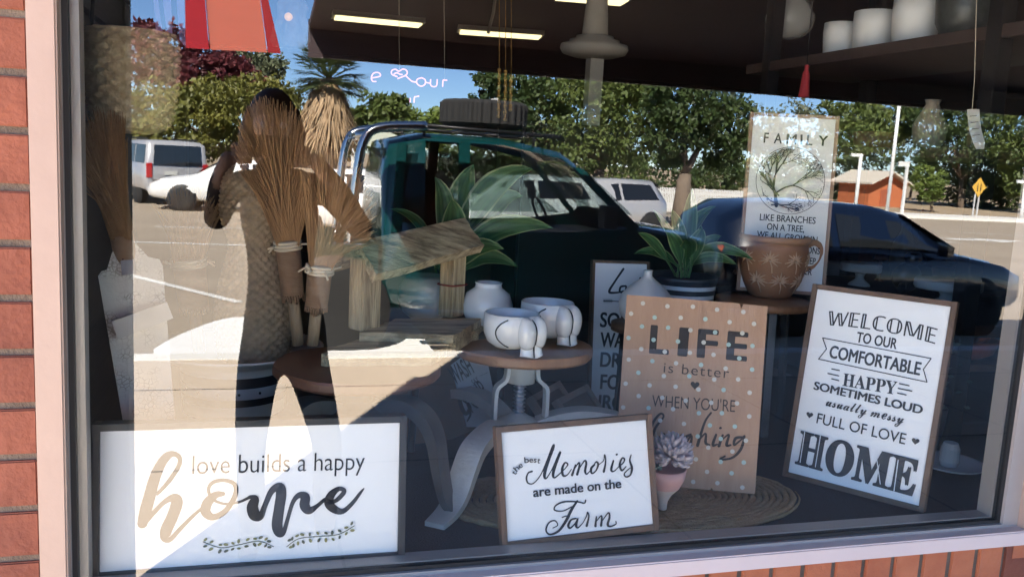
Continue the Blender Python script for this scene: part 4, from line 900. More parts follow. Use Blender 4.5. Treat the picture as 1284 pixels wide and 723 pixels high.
b = MB(); b.ball(c_+Vector((0, 0, .055)), .055, 0, 14, 10, (1, .8, 1)); b.ball(c_+Vector((.01, -.01, .125)), .032, 0, 12, 8); b.ball(c_+Vector((.04, -.02, .12)), .016, 0, 10, 6); b.tube([c_+Vector((-.03, -.02, .03)), c_+Vector((-.06, -.05, .012))], .014, 8)
b.build('black_figurine', mat('black_glaze2', (.01, .01, .011), .3), at=c_, label='small black seated figurine between the two white pedestal stands', cat='figurine')
c_ = P(1212, 396, .62); c_.z = .98
t = thing('coral_bowl', c_, 'orange red woven bowl of coral twigs on the small ledge under the pedestal stand', 'bowl')
b = MB(); b.lathe([(.05, 0), (.085, .02), (.10, .06), (.092, .06), (.08, .025), (1e-5, .012)], c_, 36); b.build('bowl', mat('rust_red', (.30, .07, .04), .6, col2=(.42, .13, .07), scale=20), t)
b = MB(); b.box((c_.x, c_.y+.0, c_.z-.012), (.24, .2, .02)); b.box((c_.x+.07, c_.y+.05, (c_.z-.023+ZF)/2), (.02, .02, c_.z-.023-ZF)); b.build('ledge_table', wood_dark, at=(c_.x, c_.y, ZF), label='small brown ledge table beside the black upright under the red bowl', cat='table')
b = MB(); rn = random.Random(2)
for i in range(26):
    a = rn.uniform(0, 6.28); b.tube([c_+Vector((.05*math.cos(a), .05*math.sin(a), .03)), c_+Vector((.08*math.cos(a+.5), .08*math.sin(a+.5), .07+rn.uniform(0, .03)))], .006, 6)
b.build('twigs', mat('coral_red', (.38, .10, .06), .5), t)
pl = Vector((1.79, .33, ZF+.001))
b = MB(); b.lathe([(1e-5, 0), (.05, .0), (.085, .012), (.092, .018), (.085, .016), (.05, .005), (1e-5, .004)], pl, 48); b.build('plate', white_ceramic, at=pl, label='white plate on the carpet at the right end behind the welcome sign', cat='plate')
b = MB(); b.lathe([(.02, .006), (.026, .02), (.024, .055), (.018, .07), (.014, .07)], pl, 16, smooth=False); b.build('tealight_holder', white_ceramic, at=pl+Vector((0, 0, .006)), label='faceted white tealight holder standing on the white plate', cat='candle holder')
gp = P(1196, 520, .40); gp.z = ZF
t = thing('potted_shrub', gp+Vector((0, .1, 0)), 'small grey green leafy plant in a dark pot at the right of the welcome sign', 'plant')
b = MB(); b.lathe([(.04, 0), (.05, .06), (.055, .12), (.045, .12), (1e-5, .1)], gp+Vector((0, .1, 0)), 24); b.build('pot', black_metal, t)
b = MB(); rn = random.Random(3)
for i in range(160):
    c_ = gp+Vector((rn.gauss(0, .03), .1+rn.gauss(0, .03), rn.uniform(.12, .32))); d = Vector((rn.gauss(0, 1), rn.gauss(0, 1), rn.uniform(-.2, 1))).normalized()*.022
    s_ = d.orthogonal().normalized()*.007; b.add([c_-s_*.2, c_+d*.5-s_, c_+d, c_+d*.5+s_], [(0, 1, 2, 3)])
b.build('foliage', leafmat('sage_leaf', (.06, .10, .075), (.13, .18, .14), 20), t, fixn=False)

# --- hanging tag, tassel, bead strands, neon words
c_ = P(1220, 160, .25)
t = thing('price_tag', c_, 'curled white paper tag hanging on a thread at the upper right', 'tag')
b = MB(); pts = [(1213, 137), (1214, 152), (1216, 165), (1220, 178), (1224, 187)]
vs = [];
for i, (x, y) in enumerate(pts):
    yy = .25+.012*math.sin(i*1.4); vs += [P(x, y, yy), P(x+15 if i < 4 else x+10, y, yy+.004)]
b.add(vs, [(2*i, 2*i+1, 2*i+3, 2*i+2) for i in range(4)])
b.add([v+Vector((0, .0008, 0)) for v in vs], [(2*i, 2*i+1, 2*i+3, 2*i+2) for i in range(4)]); b.build('paper', mat('tag_paper', (.62, .61, .58), .7), t)
b = MB()
for i in range(5):
    y = 146+i*8; b.tube([P(1216+i*1.2, y, .246), P(1225+i*1.2, y-1, .247)], .0007, 4)
b.build('print', ink, t)
b = MB(); b.tube([P(1219, 137, .252), P(1222, 100, .26), P(1226, -60, .27)], .0008, 5); b.build('thread', tie_m, t)
c_ = P(1010, 100, 1.2)
t = thing('red_tassel', c_, 'red tassel hanging on a cord near the top right', 'tassel')
b = MB(); b.lathe([(.004, .05), (.009, .045), (.006, .036), (.012, .02), (.018, -.05), (.02, -.06)], c_, 14); b.build('tassel', mat('red_thread', (.45, .03, .04), .7), t)
b = MB(); b.tube([c_+Vector((0, 0, .05)), c_+Vector((-.01, 0, .6))], .002, 5); b.build('cord', black_metal, t)
def neon_mat(): return mat('pink_neon', (.8, .3, .5), .4, emis=(1, .38, .62), est=.085)
t = thing('neon_sign', P(512, 110, 1.5), 'thin pink neon words with a heart hanging in the dim shop', 'neon sign')
def neon(paths, nm):
    b = MB()
    for p in paths: b.tube(catmull([tuple(P(440+x/6.42, 70+y/6.42, 1.5)) for x, y in p], 5), .0022, 6)
    b.build(nm, neon_mat(), t)
neon([[(165, 180), (235, 165), (225, 138), (185, 140), (165, 175), (175, 205), (205, 208)]], 'letter_e')
neon([[(375, 170), (330, 150), (330, 120), (360, 110), (385, 125), (420, 108), (450, 122), (445, 155), (375, 185)], [(345, 148), (370, 138), (395, 150), (415, 152)]], 'heart')
neon([[(570, 178), (535, 190), (530, 220), (560, 245), (595, 232), (598, 195), (570, 178)]], 'letter_o'); neon([[(642, 190), (642, 235), (665, 250), (690, 240), (695, 190)]], 'letter_u'); neon([[(738, 250), (742, 200), (752, 197), (775, 198)]], 'letter_r')
neon([[(475, 375), (478, 340)], [(508, 378), (512, 335), (525, 330), (550, 325)]], 'letters_ir')
neon([[(440, 160), (490, 205), (530, 212)]], 'linking_tube'); neon([[(598, 215), (642, 222)]], 'linking_tube')
b = MB(); b.tube([P(440+390/6.42, 70+112/6.42, 1.5), P(500, -80, 1.5)], .0008, 4); b.tube([P(440+755/6.42, 70+197/6.42, 1.5), P(556, -80, 1.5)], .0008, 4); b.build('hanging_wire', tie_m, t)
amber = mat('amber_beads', (.50, .24, .05), .25, col2=(.7, .42, .12), scale=30)
for i, (px, top, bot, lb) in enumerate(((626, 88, 146, 'long amber bead strand hanging left of the paler strands'), (634, 90, 150, 'middle amber bead strand of the three hanging together'), (641, 96, 138, 'short amber bead strand hanging rightmost of three'))):
    b = MB(); a, c_ = P(px, top, 1.9), P(px-1, bot, 1.9)
    for k_ in range(22): b.ball(a.lerp(c_, k_/21), .006 if k_ % 3 else .008, 0, 8, 6)
    b.tube([a, P(px, -80, 1.9)], .0012, 5); b.build('bead_strand', amber, at=c_, label=lb, cat='bead strand', group='amber bead strands')

# --- deeper shop: ceiling lights, plaster pedestal, back wall, dim stock
lamp_m = mat('fluorescent_tube', (.9, .85, .7), .5, emis=(1, .84, .45), est=.16)
def ceil_light(pa, pb_, z, w, label):
    a, c_ = PZ(*pa, z), PZ(*pb_, z); d = (c_-a); L_ = d.length; d.normalize(); n_ = Vector((-d.y, d.x, 0)); m_ = (a+c_)/2
    t = thing('ceiling_light', m_, label, 'ceiling light', 'fluorescent ceiling lights')
    b = MB(); b.box(m_+Vector((0, 0, .03)), (L_+.06, w+.05, .05), ax=(d, n_, Vector((0, 0, 1)))); b.build('fitting', mat('white_fitting', (.5, .48, .42), .5), t)
    b = MB(); b.box(m_+Vector((0, 0, -.004)), (L_, w, .016), ax=(d, n_, Vector((0, 0, 1)))); b.build('tube', lamp_m, t)
ceil_light((420, 22), (527, 32), 2.83, .26, 'left fluorescent strip light on the dark ceiling')
ceil_light((577, 40), (677, 47), 2.83, .26, 'farther fluorescent strip light right of the first on the dark ceiling')
ceil_light((700, -4), (783, 3), 2.83, .26, 'wide fluorescent light at the top edge above the plaster pedestal')
yp = 2.5; s_ = lambda px: (P(px, 60, yp)-P(px+1, 60, yp)).length
pcx = P(745, 60, yp); plaster = mat('dusty_plaster', (.42, .39, .35), .7, col2=(.5, .47, .42), scale=6)
cabz = P(745, 158, 2.5).z
b = MB(); b.box((pcx.x+.1, yp+.15, (cabz-.03)/2-.001), (.9, .45, cabz+.028), bev=.01); b.build('cabinet', mat('ebony_cabinet', (.02, .015, .013), .4), at=(pcx.x+.1, yp+.15, -.03), label='tall dark cabinet inside the shop under the plaster column', cat='cabinet')
t = thing('pedestal_column', (pcx.x, yp, P(745, 158, 2.5).z), 'pale plaster column with a round stepped collar standing inside the shop', 'column')
zc = lambda py: P(745, py, yp).z
b = MB(); b.lathe([(.062, zc(45)), (.056, zc(20)), (.050, zc(3)), (.050, 2.88)], (pcx.x, yp, 0), 32); b.build('tapered_shaft', plaster, t)
b = MB(); b.lathe([(.03, zc(73)), (.10, zc(72)), (.15, zc(68)), (.162, zc(62)), (.158, zc(57)), (.12, zc(55)), (.118, zc(51)), (.09, zc(50)), (.088, zc(46)), (.0625, zc(45.5))], (pcx.x, yp, 0), 48); b.build('collar', plaster, t)
b = MB(); b.box((pcx.x+.008, yp, (zc(74)+zc(158))/2), (.066, .066, zc(74)-zc(158))); b.build('square_shaft', plaster, t)
b = MB(); b.box((5.4, 11.9, 1.4), (12.6, .1, 2.9)); b.build('shop_back_wall', mat('maroon_wall', (.05, .025, .022), .8, col2=(.07, .035, .03), scale=2), at=(5.4, 11.9, -.03), label='dark maroon back wall deep inside the shop', cat='wall')
b = MB(); a = P(622, -10, 5); c_ = P(612, 42, 5); b.tube([a, a.lerp(c_, .5)+Vector((.01, 0, 0)), c_], .012, 8); b.build('conduit_pipe', plaster, at=c_, label='thin pale conduit pipe slanting down from the shop ceiling', cat='pipe')
for pxs, lb in (((192, 214), 'wide lilac ribbon hanging at the top left of the shop'), ((221, 230), 'narrow lilac ribbon hanging beside the red canvas')):
    b = MB(); q = [P(pxs[0]-3, -50, .9), P(pxs[1]-2, -50, .9), P(pxs[1]+3, 60, .9), P(pxs[0]+4, 50, .9)]; b.prism(q, (0, .002, 0)); b.build('ribbon', mat('lilac_ribbon', (.42, .36, .72), .6), at=q[3], label=lb, cat='ribbon')
c_ = P(366, 30, 1.3); t = thing('hanging_lantern', c_, 'pale draped cloth lantern with an amber light hanging beside the red canvas', 'lantern')
rn = random.Random(12); b = MB(); b.lathe([(.008, .09), (.03, .08), (.045, .05), (.04, .02), (.05, -.01), (.055, -.05), (.048, -.07)], c_, 36, fn=lambda k, a: .12*math.sin(a*5+k)+.06*math.sin(a*9), cap=False); b.build('cloth', mat('grey_linen', (.22, .20, .19), .9, col2=(.32, .30, .28), scale=20), t)
b = MB(); b.ball(c_+Vector((-.012, -.052, .012)), .012, 0, 10, 8); b.build('bulb', mat('amber_bulb', (.6, .3, .06), .4, emis=(1, .5, .1), est=.05), t)
b = MB(); b.tube([c_+Vector((0, 0, .09)), c_+Vector((0, 0, .9))], .002, 5); b.build('cord', black_metal, t)
rn = random.Random(31)
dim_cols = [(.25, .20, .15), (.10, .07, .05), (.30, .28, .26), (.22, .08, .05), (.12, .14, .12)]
t = thing('stock_table', (3.4, 3.2, -.03), 'dark long table of dim stock standing inside the shop', 'table')
b = MB(); b.box((3.2, 3.3, .82), (3.6, .7, .04)); b.build('tabletop', shelf_m, t)
for x in (1.5, 4.9):
    for y in (3.0, 3.6): b = MB(); b.box((x, y, .385), (.06, .06, .83)); b.build('leg', black_metal, t)
for i in range(12):
    x = 1.6+i*.28; y = 3.3+rn.uniform(-.2, .2); h = rn.uniform(.12, .4); r_ = rn.uniform(.05, .09)
    b = MB(); k_ = i % 3
    if k_ == 0: b.lathe([(r_*.6, 0), (r_, h*.3), (r_*.9, h*.6), (r_*.35, h*.85), (r_*.4, h), (r_*.3, h)], (x, y, .841), 20)
    elif k_ == 1: b.lathe([(r_*.7, 0), (r_, h*.5), (r_*.95, h*.55), (r_*.8, h*.5), (1e-5, h*.3)], (x, y, .841), 20)
    else: b.lathe([(r_*.5, 0), (r_*.5, .01), (.012, .03), (.012, h*.8), (r_*.6, h*.82), (r_*.5, h), (1e-5, h)], (x, y, .841), 20)
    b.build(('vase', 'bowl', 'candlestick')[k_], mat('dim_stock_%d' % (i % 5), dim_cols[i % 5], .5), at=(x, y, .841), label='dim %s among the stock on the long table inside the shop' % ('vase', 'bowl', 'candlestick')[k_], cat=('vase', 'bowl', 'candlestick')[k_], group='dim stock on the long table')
b = MB(); b.box((2.17, 1.06, 1.585), (.5, 1.05, .03), bev=.002); b.build('shelf_board', shelf_m, bpy.data.objects['steel_shelving'])
for px, y, pr_, m_, nm, lb in ((1172, .95, [(.03, 0), (.05, .03), (.055, .08), (.03, .13), (.02, .15), (.026, .165), (.02, .16), (.01, .1)], mat('sand_ceramic', (.42, .34, .24), .5), 'vase', 'sand coloured vase on the middle board of the black shelving'),
                         (1105, 1.35, [(.05, 0), (.075, .02), (.085, .07), (.08, .07), (.06, .03), (1e-5, .02)], mat('rust_red', (.30, .07, .04), .6), 'bowl', 'rust red bowl at the back of the middle shelving board'),
                         (1240, .68, [(.04, 0), (.045, .09), (.043, .12), (.038, .12), (.035, .02), (1e-5, .02)], mat('tan_clay', (.36, .22, .13), .6), 'jar', 'tan clay jar on the middle shelving board nearest the glass')):
    c_ = P(px, 110, y); c_.z = 1.601; c_.x = min(2.34, max(2.0, c_.x)); b = MB(); b.lathe(pr_, c_, 28); b.build(nm, m_, at=c_, label=lb, cat=nm)
# pendant glass and framed picture glimpsed at upper right
c_ = P(990, 22, 1.7)
t = thing('glass_pendant', c_, 'clear glass pendant lamp with brass cap hanging at the upper right', 'lamp')
b = MB(); b.lathe([(.03, .08), (.07, .06), (.10, 0), (.09, -.05), (.05, -.08), (.02, -.085)], c_, 28, cap=False); gm, gt, gb = nt('smoky_glass'); gb.inputs['Base Color'].default_value = (.8, .8, .8, 1); gb.inputs['Roughness'].default_value = .05; gb.inputs['Alpha'].default_value = .35; b.build('shade', gm, t)
b = MB(); b.lathe([(.012, .13), (.03, .12), (.032, .082)], c_, 20); b.tube([c_+Vector((0, 0, .13)), c_+Vector((0, 0, .9))], .004, 6); b.build('cap', mat('copper', (.5, .2, .1), .3, metal=.9), t)

# ================================================================== THE STREET (seen mirrored in the glass)
# --- trees
def tree(name, label, base, clumps, lm, nleaf, ls, seed=1, trunk_r=.2, bark=None, cat='tree', limbs=True, group='trees across the road', droop=0):
    rn = random.Random(seed); base = Vector(base); t = thing(name, base, label, cat, group)
    bark = bark or mat('grey_brown_bark', (.10, .075, .055), .9, col2=(.2, .15, .11), scale=6, bump=.5)
    cen = sum((Vector(c[0]) for c in clumps), Vector())/len(clumps)
    if trunk_r:
        b = MB(); fork = base.lerp(Vector((cen.x, cen.y, cen.z)), .5); fork.x = base.x+(cen.x-base.x)*.3
        b.tube([base+Vector((0, 0, -.3)), base.lerp(fork, .5)+Vector((rn.uniform(-.1, .1), 0, 0)), fork], [trunk_r*1.25, trunk_r*.95, trunk_r*.75], 10)
        for c, r_ in clumps: b.tube([fork, fork.lerp(Vector(c), .5)+Vector((rn.uniform(-.2, .2), 0, .1)), Vector(c)], [trunk_r*.5, trunk_r*.3, trunk_r*.1], 7)
        b.build('trunk', bark, t)
    b = MB(); vol = [r_[0]*r_[1]*r_[2] for c, r_ in clumps]; tv = sum(v**.67 for v in vol)
    for (c, r_), v in zip(clumps, vol):
        c = Vector(c); n = int(nleaf*v**.67/tv); subs = []
        for _ in range(max(8, n//38)):
            while True:
                q = Vector((rn.uniform(-1, 1), rn.uniform(-1, 1), rn.uniform(-1, 1)))
                if .35 < q.length < 1: break
            subs.append((q, rn.uniform(.14, .30)))
        for i in range(n):
            q, sr = subs[rn.randrange(len(subs))]; o = Vector((rn.gauss(0, 1), rn.gauss(0, 1), rn.gauss(0, .7))).normalized()*sr*rn.random()**.4
            p = q+o; p = c+Vector((p.x*r_[0], p.y*r_[1], p.z*r_[2])); 
            d = Vector((rn.gauss(0, 1), rn.gauss(0, 1), rn.gauss(0, 1)-droop)).normalized(); s_ = ls*rn.uniform(.6, 1.35)
            w_ = d.orthogonal().normalized(); w_ = (w_*math.cos(6.28*(i*.618 % 1))+d.cross(w_)*math.sin(6.28*(i*.618 % 1)))
            b.add([p-w_*s_*.12, p+d*s_*.55-w_*s_*.34, p+d*s_*1.2, p+d*s_*.5+w_*s_*.34], [(0, 1, 2, 3)])
    b.build('crown', lm, t, fixn=False); return t
def clump_px(px, py, wpx, hpx, yv, dep=.8):
    c = MP(px, py, yv); D = (P(px, py, yv)-CAM).dot(fw); return (c, (wpx/2*D/F_PX, wpx/2*D/F_PX*dep, hpx/2*D/F_PX))
L_red = leafmat('plum_leaf', (0.07, 0.012, 0.018), (0.2, 0.045, 0.05), 1.2)
L_olive = leafmat('olive_leaf', (0.075, 0.09, 0.016), (0.27, 0.25, 0.055), .8)
L_gum = leafmat('gum_leaf', (0.09, 0.11, 0.06), (0.22, 0.24, 0.14), .8)
L_dark = leafmat('dark_leaf', (0.016, 0.04, 0.012), (0.09, 0.13, 0.035), .7)
L_mid = leafmat('mid_green_leaf', (0.035, 0.07, 0.018), (0.18, 0.22, 0.055), .8)
L_bright = leafmat('bright_leaf', (0.08, 0.13, 0.02), (0.22, 0.28, 0.06), .8)
def gb(px, yv): v = MP(px, 300, yv); v.z = gz(yv)+.1; return v
tree('plum_tree', 'dark red plum tree across the road, behind the silver four wheel drive', gb(225, 38), [clump_px(205, 75, 90, 90, 38), clump_px(245, 100, 110, 80, 38), clump_px(190, 45, 50, 40, 38), clump_px(290, 100, 80, 70, 39)], L_red, 8820, 0.21, 1)
tree('weeping_tree', 'wide olive green weeping tree arching over the parked cars', gb(290, 31), [clump_px(240, 160, 130, 80, 31), clump_px(320, 140, 150, 90, 31), clump_px(200, 150, 90, 100, 32), clump_px(370, 165, 90, 80, 32), clump_px(275, 120, 110, 50, 32)], L_olive, 15750, 0.15, 2, droop=.9)
tree('hedge_bush', 'low olive bush at the left end behind the silver four wheel drive', gb(150, 33), [clump_px(150, 175, 90, 90, 33), clump_px(120, 130, 80, 120, 34)], L_olive, 5460, 0.16, 3, .12)
tree('gum_tree', 'pale grey green gum tree with open crown farther back', gb(325, 62), [clump_px(300, 78, 46, 30, 62), clump_px(335, 84, 50, 44, 62), clump_px(318, 100, 60, 40, 62)], L_gum, 3570, 0.31, 4, .3, mat('pale_gum_bark', (.4, .36, .3), .8))
tree('dark_bush_tree', 'rounded dark green tree standing right of the fan palm', gb(482, 48), [clump_px(470, 150, 60, 70, 48), clump_px(490, 140, 45, 50, 48)], L_mid, 3780, 0.26, 5)
tree('bright_tree', 'low bright green tree behind the ute roll bar', gb(520, 50), [clump_px(525, 155, 90, 40, 50), clump_px(475, 172, 70, 40, 50), clump_px(550, 165, 60, 50, 50)], L_bright, 4200, 0.26, 6)
tree('pepper_tree', 'dense dark pepper tree behind the ute cab, its edge against the sky', gb(650, 27), [clump_px(625, 120, 70, 90, 27), clump_px(665, 140, 100, 110, 27), clump_px(640, 170, 110, 80, 27), clump_px(610, 90, 40, 40, 27)], L_dark, 10920, 0.16, 7, .22, droop=.5)
tree('pepper_tree', 'broad pepper tree with sunlit hanging sprays above the ute bonnet', gb(745, 26), [clump_px(740, 140, 130, 120, 26), clump_px(800, 150, 110, 120, 26), clump_px(720, 180, 110, 70, 26), clump_px(780, 110, 130, 60, 27)], L_mid, 13650, 0.15, 8, .25, droop=.6)
tree('pepper_tree', 'shadowy pepper tree with a dark trunk left of the FAMILY sign', gb(852, 24), [clump_px(860, 130, 110, 110, 24), clump_px(905, 160, 90, 100, 25), clump_px(840, 180, 60, 60, 24)], L_dark, 8820, 0.15, 9, .28, droop=.6)
tree('street_tree', 'mixed green tree behind the brick hut', gb(1070, 52), [clump_px(1075, 175, 100, 80, 52), clump_px(1110, 150, 90, 60, 53), clump_px(1060, 145, 70, 40, 54)], L_mid, 6720, 0.25, 10)
tree('street_tree', 'dark spreading tree behind the yellow road sign', gb(1200, 50), [clump_px(1190, 170, 130, 90, 50), clump_px(1245, 185, 110, 100, 50), clump_px(1160, 160, 80, 70, 51), clump_px(1230, 220, 120, 70, 52)], L_dark, 10080, 0.26, 11)
tree('street_tree', 'tall green tree at the far right end of the road', gb(1290, 46), [clump_px(1280, 165, 90, 90, 46), clump_px(1300, 210, 90, 90, 46)], L_mid, 5460, 0.25, 12)
tree('distant_tree', 'hazy green tree far behind the street name post', gb(1020, 75), [clump_px(1010, 170, 120, 80, 75), clump_px(950, 180, 120, 90, 75), clump_px(1100, 160, 120, 50, 75)], L_gum, 5460, 0.37, 13)
tree('round_shrub', 'clipped round bright green shrub on the verge beside the brick hut', gb(1165, 43), [clump_px(1165, 225, 48, 34, 43), clump_px(1165, 240, 40, 30, 43)], L_bright, 3150, 0.15, 14, .08, cat='shrub')
tree('distant_tree', 'green tree line tree far behind the white sedan', gb(420, 70), [clump_px(420, 170, 120, 60, 70), clump_px(360, 175, 120, 60, 70)], L_mid, 4620, 0.37, 15)
for i, (px, py, w_, h_, yv, lm, lb) in enumerate(((620, 205, 150, 70, 42, L_dark, 'dark verge bush seen behind the ute cab'), (740, 205, 150, 60, 44, L_mid, 'green verge bush behind the silver hatch'), (860, 215, 150, 60, 46, L_dark, 'dark verge bush behind the picket fence'), (960, 220, 130, 60, 48, L_mid, 'green verge bush beside the FAMILY sign reflection'),
        (1050, 225, 90, 60, 56, L_dark, 'dark verge bush left of the brick hut'), (1215, 238, 110, 56, 52, L_dark, 'dark verge bush behind the yellow road sign'), (1290, 245, 90, 60, 50, L_mid, 'green verge bush at the far right'), (1135, 205, 90, 50, 60, L_dark, 'dark bush above the brick hut roof'))):
    tree('verge_bush', lb, gb(px, yv), [clump_px(px, py, w_, h_, yv), clump_px(px+w_*.3, py+h_*.1, w_*.6, h_*.8, yv)], lm, 3200, .22, 60+i, .12, cat='bush', group='bushes on the far verge')
# fan palm with a skirt of dead fronds
pb = gb(418, 29); t = thing('fan_palm', pb, 'fan palm with thick skirt of dead straw coloured fronds', 'palm tree', 'trees across the road')
rn = random.Random(17); top = MP(412, 100, 29); Dp = 30
b = MB(); b.tube([pb+Vector((0, 0, -.3)), pb.lerp(top, .5), top], [.42, .34, .28], 12); b.build('trunk', mat('palm_trunk', (.16, .11, .075), .9, col2=(.25, .18, .12), scale=12), t)
b = MB()
for i in range(2200):
    a = rn.uniform(0, 6.283); f_ = rn.random(); z0 = top.z-.1-f_*1.5; L0 = rn.uniform(.6, 1.3); r0_ = .28+.1*f_; r1_ = rn.uniform(.6, 1.6)*(.5+.65*f_)
    p0 = Vector((top.x+r0_*math.cos(a), top.y+r0_*math.sin(a), z0)); p1 = Vector((top.x+r1_*math.cos(a+.2), top.y+r1_*math.sin(a+.2), z0-L0)); s_ = Vector((-math.sin(a), math.cos(a), 0))*rn.uniform(.012, .04)
    md = p0.lerp(p1, .4)+Vector((math.cos(a), math.sin(a), .3))*.12; b.add([p0-s_, md-s_, p1, md+s_, p0+s_], [(0, 1, 2, 3, 4)])
b.build('dead_fronds', mat('straw_fronds', (.30, .19, .10), .8, col2=(.52, .37, .22), scale=3, contrast=.6), t, fixn=False)
b = MB()
for i in range(80):
    a = rn.uniform(0, 6.283); el = rn.uniform(-.5, 1.2); d = Vector((math.cos(a)*math.cos(el), math.sin(a)*math.cos(el), math.sin(el))); c_ = top+d*rn.uniform(.6, 1.0)+Vector((0, 0, .1))
    b.tube([top, c_], .015, 4); sd = d.cross(Vector((0, 0, 1))).normalized(); uu = sd.cross(d)
    for k_ in range(13):
        th = R(-75+k_*12.5); tip = c_+(d*math.cos(th)+sd*math.sin(th))*rn.uniform(.5, .75)+Vector((0, 0, -.16*rn.random())); w_ = (sd*math.cos(th)-d*math.sin(th))*.035
        md = c_.lerp(tip, .5); b.add([c_, md-w_, tip, md+w_], [(0, 1, 2, 3)])
b.build('crown', leafmat('palm_green', (.035, .06, .015), (.12, .15, .05), 1.5), t, fixn=False)

# --- vehicles
glass_dark = mat('car_glass', (.012, .014, .016), .06, spec=.7, coat=.5)
rubber = mat('tyre_rubber', (.018, .018, .018), .85, bump=.2, bscale=60)
chrome = mat('bright_metal', (.7, .7, .7), .15, metal=1)
alloy = mat('alloy_wheel', (.35, .35, .36), .35, metal=.7)
black_plastic = mat('black_plastic', (.015, .015, .016), .6)
cg = bpy.data.materials.new('tinted_car_glass'); cg.use_nodes = True; ct_ = cg.node_tree; ct_.nodes.clear()
o_ = ct_.nodes.new('ShaderNodeOutputMaterial'); m1 = ct_.nodes.new('ShaderNodeMixShader'); m1.inputs[0].default_value = .14
a_ = ct_.nodes.new('ShaderNodeBsdfTransparent'); a_.inputs[0].default_value = (.62, .68, .68, 1); g_ = ct_.nodes.new('ShaderNodeBsdfGlossy'); g_.inputs['Roughness'].default_value = .02
ct_.links.new(a_.outputs[0], m1.inputs[1]); ct_.links.new(g_.outputs[0], m1.inputs[2]); ct_.links.new(m1.outputs[0], o_.inputs[0])
class Car:
    def __init__(s, name, label, cat, pos, ang, paint, group=None):
        s.root = thing(name, pos, label, cat, group); s.o = Vector(pos); s.paint = paint
        s.X = Vector((math.cos(R(ang)), math.sin(R(ang)), 0)); s.Y = Vector((-s.X.y, s.X.x, 0)); s.Z = Vector((0, 0, 1))
    def p(s, x, y, z): return s.o+s.X*x+s.Y*y+s.Z*z
    def half(s, st):
        x, zb_, zbelt, zt_, wl, wt = st
        return [(0, zb_), (wl*.88, zb_), (wl*.985, zb_+.08), (wl, zb_+.5*(zbelt-zb_)), (wl*.985, zbelt-.05), (wl*.955, zbelt), (wt, max(zbelt+.002, zt_-.07)), (wt*.88, max(zbelt+.004, zt_-.012)), (wt*.5, max(zbelt+.005, zt_)), (0, max(zbelt+.006, zt_+.006))]
    def body(s, stations, skip=None):
        s.st = stations; b = MB(); ring = []
        for st in stations:
            h = s.half(st); full = h+[(-y, z) for y, z in h[-2:0:-1]]; ring.append([s.p(st[0], y, z) for y, z in full])
        n = len(ring[0]); vs = [v for r_ in ring for v in r_]
        b.add(vs, [(i*n+k, i*n+(k+1) % n, (i+1)*n+(k+1) % n, (i+1)*n+k) for i in range(len(ring)-1) for k in range(n) if not (skip and skip(stations[i][0], stations[i+1][0], k))], 0, True)
        b.f += [list(range(n))[::-1], [(len(ring)-1)*n+k for k in range(n)]]; b.m += [0, 0]; b.sm += [False, False]
        o = b.build('body', s.paint, s.root)
        try:
            for e_ in o.data.edges: pass
        except Exception: pass
        return o
    def interp(s, x):
        for a, c in zip(s.st, s.st[1:]):
            if a[0] <= x <= c[0]:
                f_ = (x-a[0])/(c[0]-a[0]); return [x]+[a[i]+(c[i]-a[i])*f_ for i in range(1, 6)]
        return s.st[-1]
    def side_window(s, xs, name='window'):          # xs: list of (x_bottom, x_top) for front and rear edge, both sides
        (xb0, xt0), (xb1, xt1) = xs
        for sd in (-1, 1):
            b = MB(); q = []
            for x, f_ in ((xb0, .10), (xb1, .10), ((xb1+xt1)/2+.0, .5), (xt1, .9), (xt0, .9), ((xb0+xt0)/2, .5)):
                h = s.half(s.interp(x)); (y0, z0), (y1, z1) = h[5], h[6]; q.append(s.p(x, sd*(y0+(y1-y0)*f_+.006), z0+(z1-z0)*f_))
            b.prism(q, s.Y*(sd*.004)); b.build(name, getattr(s, 'glass', glass_dark), s.root)
    def cross_glass(s, x0, x1, name, inset=.9, off=.008, f0=.06, f1=.92):
        a, c = s.interp(x0), s.interp(x1); d = Vector((x1-x0, 0)); b = MB()
        za, zc_ = a[3]+.01, c[3]-.005; ya, yc_ = a[5]*inset, c[5]*inset*.93
        A = s.p(x0, 0, za); Cc = s.p(x1, 0, zc_); nn = s.Y.cross(Cc-A).normalized(); nn = nn if nn.z > 0 else -nn
        q = [s.p(x0+(x1-x0)*f_, sg_*(ya+(yc_-ya)*f_), za+(zc_-za)*f_)+nn*off for f_, sg_ in ((f0, -1), (f0, 1), (f1, 1), (f1, -1))]
        b.prism(q, nn*.006); b.build(name, getattr(s, 'glass', glass_dark), s.root)
    def wheel(s, x, y, r_, w=.2):
        sd = 1 if y > 0 else -1; c = s.p(x, y, r_); ax = (s.X, s.Z, s.Y)
        w_ = bpy.data.objects.new('wheel', None); COL.objects.link(w_); w_.parent = s.root; ORG[w_.name] = ORG[s.root.name]
        b = MB(); b.lathe([(r_*.62, -w/2), (r_*.94, -w/2), (r_, -w*.36), (r_, w*.36), (r_*.94, w/2), (r_*.62, w/2)], c, 32, ax=ax); b.build('tyre', rubber, w_)
        b = MB(); b.lathe([(1e-5, w*.30*sd), (r_*.2, w*.36*sd), (r_*.24, w*.28*sd), (r_*.5, w*.22*sd), (r_*.6, w*.42*sd), (r_*.64, w*.42*sd)], c, 24, ax=ax, fn=lambda k, a: 0, cap=False)
        for i in range(5):
            a = 2*math.pi*i/5; d = s.X*math.cos(a)+s.Z*math.sin(a); b.box(c+d*r_*.4+s.Y*sd*w*.35, (r_*.46, r_*.13, .03), ax=(d, s.Y.cross(d), s.Y))
        b.build('rim', alloy, w_)
